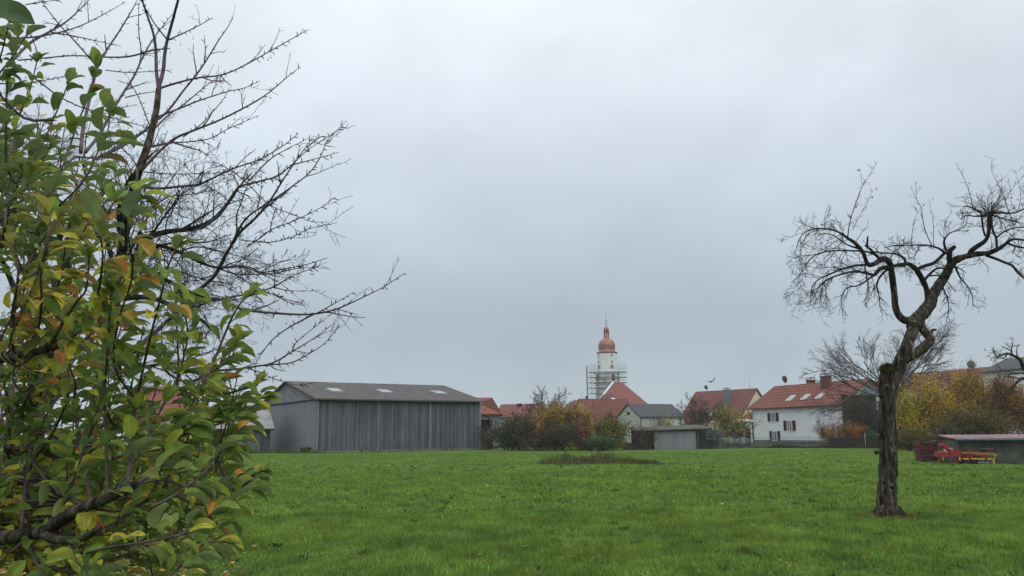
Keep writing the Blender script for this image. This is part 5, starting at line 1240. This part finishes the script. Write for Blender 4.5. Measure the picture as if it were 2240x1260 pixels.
tp3 = [(p_, [q_ * .78 for q_ in r_]) for p_, r_ in tree_from_traces(mt, t3, mdf, None, sub=4)]
for i, l in enumerate(tp3): smooth_tube('trunk' if i == 0 else 'branch', l, M_['mossbark'], mt, 9, .18, off=ox3)
b = MB(); rng = random.Random(12)
dress(b, tp3[1:], rng, .1, .75, 3, .02, off=ox3, rmax=.06, start=.12, rmin=.0018, kids=4, wig=.2)
dress(b, tp3[:1], rng, .12, .62, 2, .03, off=ox3, rmax=.09, start=.5, rmin=.0028, kids=4)
b.build('crown', M_['twig'], mt)
# ------------------------------------------------------------------ bare cherry tree with spurs
CD = 6.6
ch = thing('cherry_tree', 'bare cherry tree with long spurred branches and a few hanging dried fruits', 'tree', (X(150, CD), CD, 0)); ox4 = ch.location.copy()
cdf = lambda x, y: CD + .7 * math.sin(x * .008 - 1.0) * min(1, max(0, (1100 - y) / 400)) + .45 * math.sin(y * .010 + .5) * min(1, max(0, (1100 - y) / 400))
c1 = lambda L_: [(a / 3, b / 3, r) for a, b, r in L_]
P_ = lambda r0, r1, *pts: [(p[0], p[1], r0 + (r1 - r0) * i / (len(pts) - 1)) for i, p in enumerate(pts)]
stem = P_(14, 6, (150, 1395), (160, 1200), (180, 1040), (215, 850), (245, 700), (265, 560), (282, 460), (296, 400), (311, 355), (324, 316), (334, 277), (343, 233), (347, 195))
T4 = [stem,
      P_(6.5, 2.5, (347, 195), (342, 155), (341, 115), (336, 76), (320, 28), (306, -15)),
      P_(7, 4, (347, 195), (357, 155), (360, 122), (366, 88), (380, 37), (391, -5)),
      P_(3, 1.5, (365, 86), (337, 50), (305, -5)),
      P_(2.6, .8, (367, 88), (400, 73), (433, 57), (463, 40)),
      P_(4.2, 1, (347, 197), (356, 191), (400, 178), (436, 170), (479, 165), (519, 151), (578, 119), (638, 85), (666, 69)),
      P_(4.2, 1, (336, 268), (367, 243), (400, 200), (430, 163), (452, 131), (479, 87), (496, 63), (508, 42)),
      P_(2.4, .8, (447, 138), (449, 110), (447, 80)),
      P_(3, .8, (330, 290), (367, 253), (400, 230), (430, 205), (462, 180), (482, 176)),
      P_(3.2, .8, (338, 258), (390, 238), (430, 222), (460, 212), (499, 200), (535, 192), (567, 178)),
      P_(5.2, 1, (313, 370), (347, 333), (383, 303), (420, 287), (461, 271), (499, 254), (559, 222), (594, 198), (630, 167), (654, 149)),
      P_(3, .8, (327, 322), (377, 312), (400, 311), (456, 304), (499, 282), (563, 254)),
      P_(2, .8, (400, 300), (440, 272), (465, 245), (490, 215), (495, 205)),
      P_(3, .8, (380, 312), (420, 325), (440, 330), (461, 346)),
      P_(5, 1, (296, 400), (340, 412), (400, 407), (436, 403), (479, 383), (515, 367), (567, 349), (622, 317), (650, 294)),
      P_(2.2, .8, (310, 375), (360, 380), (420, 380), (475, 378), (500, 376)),
      P_(3.5, 1, (285, 470), (330, 455), (370, 430), (420, 425), (470, 415)),
      # second stem to the right
      P_(8.5, 5, (222, 830), (270, 790), (330, 735), (380, 690), (413, 654), (464, 609), (479, 586), (492, 560), (510, 530)),
      P_(6, 1, (510, 530), (525, 508), (558, 478), (590, 440), (622, 389), (658, 337), (684, 300)),
      P_(2.4, .8, (672, 322), (700, 300), (716, 299)),
      P_(4, 1, (505, 540), (523, 500), (547, 470), (590, 442), (638, 409), (678, 377), (702, 341), (717, 305), (749, 278)),
      P_(3, 1, (515, 520), (518, 500), (518, 470), (527, 444), (543, 397), (541, 378)),
      P_(4.5, 1, (440, 500), (479, 472), (503, 436), (523, 409), (559, 399), (606, 385), (638, 361), (654, 345), (678, 325), (725, 294)),
      P_(2.2, .8, (638, 361), (680, 350), (737, 334)), P_(2.6, .8, (545, 395), (590, 349), (630, 325), (670, 305)),
      P_(2, .8, (523, 409), (500, 370), (465, 353)), P_(2, .8, (503, 370), (540, 400), (590, 448), (638, 468), (678, 484), (713, 486)),
      P_(2.4, .8, (540, 540), (570, 520), (598, 500), (646, 482), (698, 456), (729, 434)), P_(2, .8, (525, 525), (590, 530), (640, 518), (678, 500), (733, 488)),
      P_(1.8, .7, (563, 455), (571, 415), (572, 385)), P_(1.8, .7, (590, 510), (598, 470), (606, 450)),
      P_(3.5, 1, (482, 586), (530, 582), (558, 592), (583, 595), (634, 586), (672, 578), (713, 565)),
      P_(3, .9, (480, 588), (522, 600), (596, 598), (647, 588), (695, 584)),
      P_(3.8, .9, (416, 675), (477, 655), (532, 645), (598, 628), (634, 606), (692, 584)),
      P_(2, .7, (598, 628), (634, 636), (695, 636)), P_(2.5, .7, (505, 595), (558, 626), (609, 649), (649, 662)), P_(2, .7, (600, 628), (601, 600), (597, 568)),
      P_(2, .7, (596, 640), (630, 660), (662, 668)),
      P_(6, 1, (400, 690), (430, 662), (477, 653), (525, 675), (571, 682), (634, 687), (685, 687), (736, 676), (786, 654), (837, 629), (883, 599)),
      P_(2.2, .8, (692, 686), (731, 664), (771, 641)), P_(2.6, .8, (685, 688), (634, 715), (596, 743), (576, 769), (558, 797)),
      P_(4.6, 1, (380, 815), (450, 812), (512, 808), (553, 802), (596, 794), (639, 769), (685, 741), (723, 713)),
      P_(2, .7, (639, 769), (649, 748), (685, 718), (722, 689)), P_(2.6, .8, (580, 798), (634, 794), (670, 777), (710, 751), (741, 715)),
      P_(2.2, .7, (540, 805), (570, 815), (596, 827), (647, 842), (690, 836)), P_(1.5, .7, (730, 675), (760, 682), (780, 688)), P_(1.4, .6, (650, 768), (670, 772), (682, 770)),
      # upper left
      P_(5, 1, (215, 520), (180, 440), (155, 350), (210, 345), (260, 320), (307, 290), (335, 272)),
      c1([(0, 550, 2.4), (200, 540, 2), (330, 520, 1.4), (500, 480, .8)]), c1([(70, 410, 5), (200, 280, 4.5), (330, 205, 3.5), (450, 130, 2.6), (590, -5, 1)]),
      c1([(-60, 230, 3), (130, 250, 3), (330, 225, 2.6), (500, 180, 2), (650, 110, 1.5), (815, 18, .8)]), c1([(330, 210, 2.4), (500, 240, 2), (640, 270, 1.4), (785, 302, .8)]),
      c1([(120, 395, 2.6), (300, 380, 2.4), (480, 365, 2.2), (700, 375, 2.6), (850, 370, 3), (1000, 330, 3), (1110, 318, 1.5)]),
      c1([(530, 1000, 7), (545, 850, 6), (600, 600, 5), (640, 440, 4), (700, 330, 3.2), (780, 210, 2.6), (870, 60, 1.8), (895, 10, 1)]),
      c1([(640, 440, 3), (500, 280, 2.4), (380, 150, 2), (270, 5, 1.2)]), c1([(560, 1000, 6), (640, 900, 5.4), (710, 780, 5), (790, 640, 4), (880, 500, 3.4), (940, 370, 2.8), (1010, 250, 2), (1125, 100, .9)]),
      c1([(650, 1030, 5), (800, 960, 4.4), (920, 880, 4), (1000, 815, 4)]), c1([(70, 405, 3), (250, 530, 2.6), (400, 640, 2.2), (600, 730, 1.8), (800, 790, 1.4), (980, 840, 1)]),
      c1([(170, 30, 2), (260, 15, 1.6), (420, -5, .9)]), c1([(930, 345, 2), (910, 200, 1.6), (912, 30, .8)]), c1([(-30, 110, 3), (40, 40, 2), (90, -20, 1.4)]),
      c1([(1000, 870, 2.4), (900, 620, 1.6), (850, 560, 1), (780, 530, .8)]), c1([(690, 460, 1.8), (850, 475, 1.5), (1120, 460, .8)]), c1([(180, 160, 1.8), (230, 300, 1.4), (270, 400, .8)]),
      c1([(820, 640, 2), (950, 610, 1.4), (1050, 600, .8)]), c1([(700, 800, 1.8), (760, 720, 1.6), (880, 690, .8)]), c1([(560, 1090, 3), (700, 1000, 2.6), (820, 940, 2), (960, 960, 1.4), (1130, 930, .8)]),
      P_(1.4, .6, (180, 480), (240, 440), (300, 430), (350, 440)), P_(3, 1, (90, 590), (60, 480), (50, 380), (20, 300), (-20, 260)), P_(3, .8, (120, 560), (140, 460), (190, 380), (230, 330), (245, 290)),
      ]
tp4 = tree_from_traces(ch, T4, cdf, None, sub=4)
for i, l in enumerate(tp4): smooth_tube('trunk' if i == 0 else 'branch', (l[0], [max(.0016, r * (1 if i == 0 else .7)) for r in l[1]]), M_['mossbark' if i == 0 else 'bark_violet'], ch, 9 if i == 0 else 5, .08, off=ox4)
b = MB(); rng = random.Random(21)
# thorn-like spurs along every branch
for pts, rad in tp4:
    acc = 0
    for i in range(len(pts) - 1):
        if rad[i] > .022: continue
        acc += (pts[i + 1] - pts[i]).length
        while acc > .052:
            acc -= .052 * rng.uniform(.5, 1.5); d = (pts[i + 1] - pts[i]).normalized(); e = rot_about(d, rng.uniform(.6, 1.2), rng); q = pts[i].lerp(pts[i + 1], rng.random()) - ox4; l = rng.uniform(.018, .052)
            m_ = q + e * l * .6; f_ = rot_about(e, .3, rng)
            b.tube([q, m_, m_ + f_ * l * .5], [.0042, .0036, .002], 4, False)
            if rng.random() < .14:
                for _ in range(3): b.tube([m_, m_ + rot_about(e, .8, rng) * .016], [.0026, .0012], 3, False)
        if i == len(pts) - 2: b.tube([pts[-1] - ox4, pts[-1] - ox4 + (pts[-1] - pts[-2]).normalized() * .02], [rad[-1], .001], 4, False)
b.build('spurs', M_['bark_violet'], ch)
b = MB(); dress(b, tp4[1:], rng, .42, .3, 1, .05, (.35, .8), rmax=.02, rmin=.0018, off=ox4, kids=2, spurs=12, wig=.08); b.build('crown', M_['bark_violet'], ch)
for (px, py) in ((586, 131), (592, 126), (599, 118), (422, 84), (395, 98), (591, 214), (513, 261), (466, 305), (373, 116), (685, 600), (680, 600), (626, 708), (610, 676), (93, 187), (56, 170), (245, 130), (251, 347), (339, 359), (610, 395), (649, 371)):
    d = cdf(px, py); p = at(px, py, d) - ox4; st_ = MB(); st_.tube([p + Vector((rng.uniform(-.01, .01), 0, .045)), p + Vector((.002, 0, .02)), p], [.0009, .0009, .0009], 3, False)
    stt = st_.build('fruit_stalk', M_['bark_violet'], ch); f = MB(); f.lathe([(p.z - .0075, .0006), (p.z - .006, .004), (p.z - .001, .006), (p.z + .003, .004), (p.z + .005, .0008)], 8, (p.x, p.y)); f.build('fruit', M_['tyre'], stt)
# ------------------------------------------------------------------ near apple branches with leaves
AP = thing('young_apple_tree', 'leafy young apple tree with green and yellowing leaves filling the near left edge', 'tree', (-2.35, 2.5, 0)); ox5 = AP.location.copy()
apd = lambda x, y: 2.25 + .3 * math.sin(x * .010 + 2.0) + .28 * math.sin(y * .008 + x * .003)
c3n = lambda L_: [(a / 2.863, 820 + b / 2.863, r) for a, b, r in L_]
def Pw(r0, r1, *pts): return P_(r0, r1, *pts)
T5 = [Pw(20, 11, (-260, 1150), (-120, 1185), (0, 1176), (45, 1173), (94, 1162), (140, 1134), (180, 1112), (210, 1100), (260, 1078), (297, 1058)),
      Pw(12, 8, (95, 1165), (122, 1180), (175, 1180), (217, 1155)),
      Pw(14, 8, (-240, 850), (-100, 800), (0, 786), (52, 776), (105, 763), (142, 750)),
      Pw(4, 1.6, (199, 1094), (189, 1043), (175, 977), (168, 935), (161, 883), (165, 840), (150, 790), (160, 740)),
      Pw(5.5, 1.8, (279, 1060), (283, 1016), (285, 970), (297, 890), (307, 837), (314, 802), (332, 725), (353, 644), (367, 585), (384, 547)),
      Pw(5.5, 1.8, (297, 1058), (325, 1037), (377, 960), (419, 886), (454, 823), (480, 760), (505, 700), (525, 665), (545, 645)),
      Pw(4, 1.6, (330, 1110), (387, 1080), (443, 1036), (467, 1005), (509, 960), (530, 907), (542, 875), (562, 842)),
      Pw(3.5, 1.6, (380, 1175), (432, 1155), (471, 1134), (499, 1113), (520, 1078), (545, 1058), (562, 1035)),
      Pw(4, 1.6, (190, 1210), (241, 1197), (314, 1187), (402, 1166), (457, 1131)),
      Pw(3.5, 1.6, (340, 1290), (370, 1260), (419, 1215), (460, 1172), (478, 1134)),
      Pw(4.5, 1.8, (234, 1090), (234, 1009), (230, 925), (229, 855), (235, 770), (240, 690), (245, 640)),
      Pw(5, 1.8, (105, 762), (150, 686), (172, 655), (189, 630), (195, 560)),
      Pw(4.5, 1.8, (55, 774), (84, 714), (91, 651), (89, 603), (100, 540), (110, 480)),
      Pw(4, 1.5, (100, 560), (108, 480), (113, 417), (143, 350), (167, 277), (187, 227), (200, 187), (213, 150)),
      Pw(3.5, 1.4, (10, 500), (20, 400), (33, 283), (60, 213), (70, 180), (80, 137)),
      Pw(5, 2, (45, 1173), (63, 1030), (112, 953), (140, 893), (150, 850)),
      Pw(5, 2, (-20, 1180), (0, 1100), (10, 980), (20, 900), (5, 820)), Pw(4, 1.6, (30, 780), (25, 700), (40, 600), (30, 520), (45, 440), (60, 380)),
      Pw(4, 1.6, (140, 752), (200, 700), (215, 640), (225, 560), (220, 500), (250, 440)), Pw(4, 1.6, (250, 1082), (300, 1000), (350, 900), (390, 820), (410, 740), (405, 690), (395, 640)),
      Pw(4, 1.6, (190, 1110), (110, 1060), (60, 980), (50, 900), (80, 830)), Pw(3.5, 1.6, (150, 1180), (170, 1230), (230, 1290)), Pw(3.5, 1.6, (60, 1175), (80, 1230), (120, 1300)),
      Pw(3.5, 1.6, (297, 1058), (360, 1050), (420, 1070), (470, 1060)), Pw(3.2, 1.4, (300, 880), (250, 800), (260, 700), (290, 600), (280, 500), (300, 420)),
      Pw(3.2, 1.4, (420, 886), (440, 830), (500, 790), (520, 745)), Pw(3.4, 1.5, (377, 960), (430, 940), (490, 905), (535, 880), (575, 870)), Pw(3.2, 1.5, (100, 480), (60, 400), (100, 300), (130, 230), (150, 180)),
      Pw(4, 1.6, (-80, 440), (-50, 300), (-20, 190), (5, 110), (20, 50)), Pw(3, 1.4, (-90, 330), (-60, 200), (-30, 100), (-5, 20)),
      Pw(3, 1.4, (130, 450), (180, 400), (210, 340), (235, 290), (240, 240))]
tp5 = tree_from_traces(AP, T5, apd, None, sub=4)
for i, l in enumerate(tp5): smooth_tube('limb' if i < 3 else 'branch', (l[0], [r * .85 for r in l[1]]), M_['mossbark' if i < 3 else 'shoot'], AP, 12 if i < 3 else 6, .14 if i < 3 else .04, off=ox5)
b = MB(); b.tube([Vector((0, 0, -.05)), Vector((.02, .05, .6)), Vector((-.05, .0, 1.2)), Vector((0, 0, 2.0)), Vector((.05, 0, 2.6))], [.085, .07, .06, .045, .03], 12, True, .12)
for q, zz in ((tp5[0][0][0], .9), (tp5[2][0][0], 1.7)): b.tube([Vector((0, 0, zz)), (q - ox5) * .5 + Vector((0, 0, zz)) * .5, q - ox5], [.045, .035, .024], 10)
b.build('trunk', M_['mossbark'], AP)
edge_x = np.interp
def bound(y): return float(np.interp(y, [0, 60, 100, 200, 300, 400, 500, 560, 620, 700, 800, 900, 980, 1040, 1100, 1170, 1260], [60, 80, 110, 215, 240, 290, 330, 400, 450, 540, 540, 580, 520, 545, 520, 480, 440]))
rng = random.Random(101)
PAL_G = [(.135, .205, .022), (.11, .175, .02), (.165, .225, .022), (.21, .25, .024), (.085, .145, .028), (.125, .18, .032), (.105, .165, .022)]
PAL_Y = [(.42, .36, .035), (.32, .3, .03), (.46, .36, .035), (.26, .27, .028)]
PAL_O = [(.42, .19, .03), (.3, .12, .03), (.2, .08, .03), (.42, .26, .04)]
LV = []; LF = []; LT = []; LR = []
def add_leaf(p, d, nrm, ln, wd, col, curl, fold):
    """pointed oval leaf with folded midrib, curling down along its length"""
    d = d.normalized(); s = d.cross(nrm).normalized(); n = s.cross(d).normalized(); base = len(LV); K = 9
    prof = [0.0, .5, .82, .97, 1.0, .92, .74, .45, 0.03]
    pos = p.copy(); dd = d.copy(); wav = rng.uniform(-.12, .12); ph = rng.uniform(0, 6)
    tw = rng.uniform(-.25, .25); turn = rng.choice((0, 0, 0, .15, .3, .6)); tc2 = rng.choice(((.34, .3, .03), (.22, .13, .03), (.2, .24, .03)))
    for i in range(K):
        w_ = prof[i] * wd / 2
        for sd in (-1, -.5, 0, .5, 1):
            up = abs(sd) * w_ * fold + math.sin(i * 1.3 + ph + sd) * wd * .05 * abs(sd)
            v = pos + s * sd * w_ * math.cos(fold * .5) * (1 + rng.uniform(-.09, .05) * (abs(sd) > .9)) + n * up
            LV.append((v.x, v.y, v.z)); c = tuple(col[q_] * (1 - turn * abs(sd)) + tc2[q_] * turn * abs(sd) for q_ in range(3)); LT.append(c); LR.append(abs(sd))
        ax = s; rot = Matrix.Rotation(-curl / K, 3, ax); dd = rot @ dd; n = rot @ n
        rt = Matrix.Rotation(tw / K, 3, dd); s = rt @ s; n = rt @ n
        pos = pos + dd * ln / (K - 1)
    for i in range(K - 1):
        for j in range(4): a = base + i * 5 + j; LF.append((a, a + 1, a + 6, a + 5))
pet = MB()
def yellowness(px, py):
    """where the tree has started to turn"""
    a = math.exp(-(((px - 220) / 90) ** 2 + ((py - 590) / 90) ** 2)) + math.exp(-(((px - 60) / 110) ** 2 + ((py - 700) / 120) ** 2)) + .5 * math.exp(-(((px - 90) / 160) ** 2 + ((py - 1170) / 90) ** 2)) + .8 * math.exp(-(((px - 110) / 70) ** 2 + ((py - 470) / 60) ** 2))
    return min(.85, .1 + .75 * a)
def leafy(pts, rad, every, rng, start=.15, big=1.0):
    acc = 0; side = 1
    for i in range(int(len(pts) * start), len(pts) - 1):
        acc += (pts[i + 1] - pts[i]).length
        while acc > every:
            acc -= every * rng.uniform(.7, 1.3); t = (pts[i + 1] - pts[i]).normalized(); q = pts[i].lerp(pts[i + 1], rng.random())
            px, py = proj(q); yw = yellowness(px, py)
            u = rng.random(); pal = PAL_O if u < yw * .17 else (PAL_Y if u < yw else PAL_G)
            col = Vector(rng.choice(pal)) * rng.uniform(.75, 1.3)
            e = rot_about(t, rng.uniform(.7, 1.25), rng); e = (e * .75 + Vector((rng.uniform(0, 1.1), rng.uniform(-.45, .15), rng.uniform(-.05, .35)))).normalized()
            pl = rng.uniform(.015, .03); q2 = q + e * pl
            pet.tube([q - ox5, q2 - ox5], [.0011, .0008], 4, False)
            dl = (e + Vector((.1, 0, rng.uniform(-.15, .2)))).normalized(); nr = (Vector((rng.uniform(-.6, .6), rng.uniform(-.8, .3), 1.0))).normalized()
            ln = rng.uniform(.046, .082) * big; add_leaf(q2 - ox5, dl, nr, ln, ln * rng.uniform(.42, .6), col, rng.uniform(.3, 1.4), rng.uniform(.3, 1.1))
for i, (pts, rad) in enumerate(tp5[3:]): leafy(pts, rad, .024 if i not in (10, 11, 24, 25) else .04, rng, .12)
leafy(tp5[0][0], tp5[0][1], .05, rng, .3); leafy(tp5[2][0], tp5[2][1], .05, rng, .3)
# tip rosettes
for pts, rad in tp5[3:]:
    for k in range(4):
        t = (pts[-1] - pts[-2]).normalized(); e = rot_about(t, rng.uniform(.2, .8), rng); px, py = proj(pts[-1])
        col = Vector(rng.choice(PAL_G)) * 1.1; ln = rng.uniform(.05, .075); add_leaf(pts[-1] - ox5, e, Vector((rng.uniform(-.4, .4), -.5, 1)), ln, ln * .5, col, rng.uniform(.2, .9), .45)
# filler shoots through the depth of the crown, each rooted on a limb
nodes = [p for pts, rad in tp5 for p in pts[::2]]
fb = MB(); made = 0
while made < 150:
    py = rng.uniform(400, 1290) if made > 10 else rng.uniform(150, 420); bx = bound(max(0, py)) - 50
    px = rng.uniform(-90, max(10, bx)); dd = rng.uniform(2.2, 3.9)
    if py < 430 and px > 150: continue
    p = at(px, py, dd)
    if p.z < .15: continue
    q = min(nodes, key=lambda v: (v - p).length + (.3 if v.z > p.z else 0))
    L_ = rng.uniform(.16, .34); e = Vector((rng.uniform(-.2, .55), rng.uniform(-.3, .3), 1)).normalized()
    tip = p + e * L_; mid = p.lerp(q, .5) - Vector((0, 0, .05))
    tx, ty = proj(tip)
    if tx > bound(max(0, ty)) - 20: continue
    path = [Vector(v) for v in smooth_path([tuple(q), tuple(mid), tuple(p), tuple(p.lerp(tip, .5)), tuple(tip)], 3)]
    rads = [.005 - .0035 * i / len(path) for i in range(len(path))]
    fb.tube([v - ox5 for v in path], rads, 5, False); leafy(path, rads, .026, rng, .3); made += 1
# the big leaf that hangs in at the very corner
p = at(-60, 8, .95) - ox5; add_leaf(p, Vector((1, 0, -.2)), Vector((0, -1, .5)), .08, .045, Vector((.05, .09, .03)), .35, .25)
fb.build('twigs', M_['shoot'], AP); pet.build('petioles', M_['shoot'], AP)
np_mesh('foliage', np.array(LV), np.array(LF), M_['leaf'], AP, tint=np.array(LT), rib=np.array(LR), smooth=True)
# ------------------------------------------------------------------ bird
br = thing('bird', 'dark bird gliding with raised wings above the farmhouse roofs', 'bird', at(1556, 835, 58), R(20))
def wing(sgn):
    b = MB(); st_ = [(0, .09, 0), (.10, .10, .05), (.22, .085, .10 if sgn > 0 else .03), (.34, .05, .24 if sgn > 0 else .03), (.40, .015, .34 if sgn > 0 else .05)]
    vs = []
    for x, c, z in st_:
        for dz in (.008, -.008): vs += [(sgn * x, -c * .5 + x * .1, z + dz), (sgn * x, c * .9 + x * .25, z + dz * .3)]
    fs = []
    for i in range(len(st_) - 1):
        k = i * 4; fs += [(k, k + 1, k + 5, k + 4), (k + 2, k + 6, k + 7, k + 3), (k, k + 4, k + 6, k + 2), (k + 1, k + 3, k + 7, k + 5)]
    fs += [(len(vs) - 4, len(vs) - 3, len(vs) - 1, len(vs) - 2)]
    b.add(vs, fs, True); return b
body = MB(); body.tube([(0, -.2, .0), (0, -.175, .012), (0, -.13, .015), (0, -.09, .0), (0, 0, -.01), (0, .1, 0), (0, .17, .005), (0, .26, .0)], [.004, .012, .026, .032, .05, .036, .022, .03], 10)
for s_ in (1, -1):
    wv = wing(s_); body.add(wv.v, wv.f, True)
body.build('body', M_['feather'], br)

# ------------------------------------------------------------------ damp air
hz = MB(); hz.box(-330, 330, -40, 420, -1.6, 60)
ho = hz.build('haze', bpy.data.materials.new('damp_air')); hm_ = ho.data.materials[0]; hm_.use_nodes = True
nn = hm_.node_tree; nn.nodes.remove(nn.nodes['Principled BSDF'])
pv = N(nn, 'ShaderNodeVolumePrincipled'); pv.inputs['Color'].default_value = (.86, .93, 1.0, 1); pv.inputs['Density'].default_value = .0004; pv.inputs['Anisotropy'].default_value = .3
nn.links.new(pv.outputs[0], nn.nodes['Material Output'].inputs['Volume']); setk(ho, 'thin damp autumn haze over the field and village', 'haze', 'stuff')
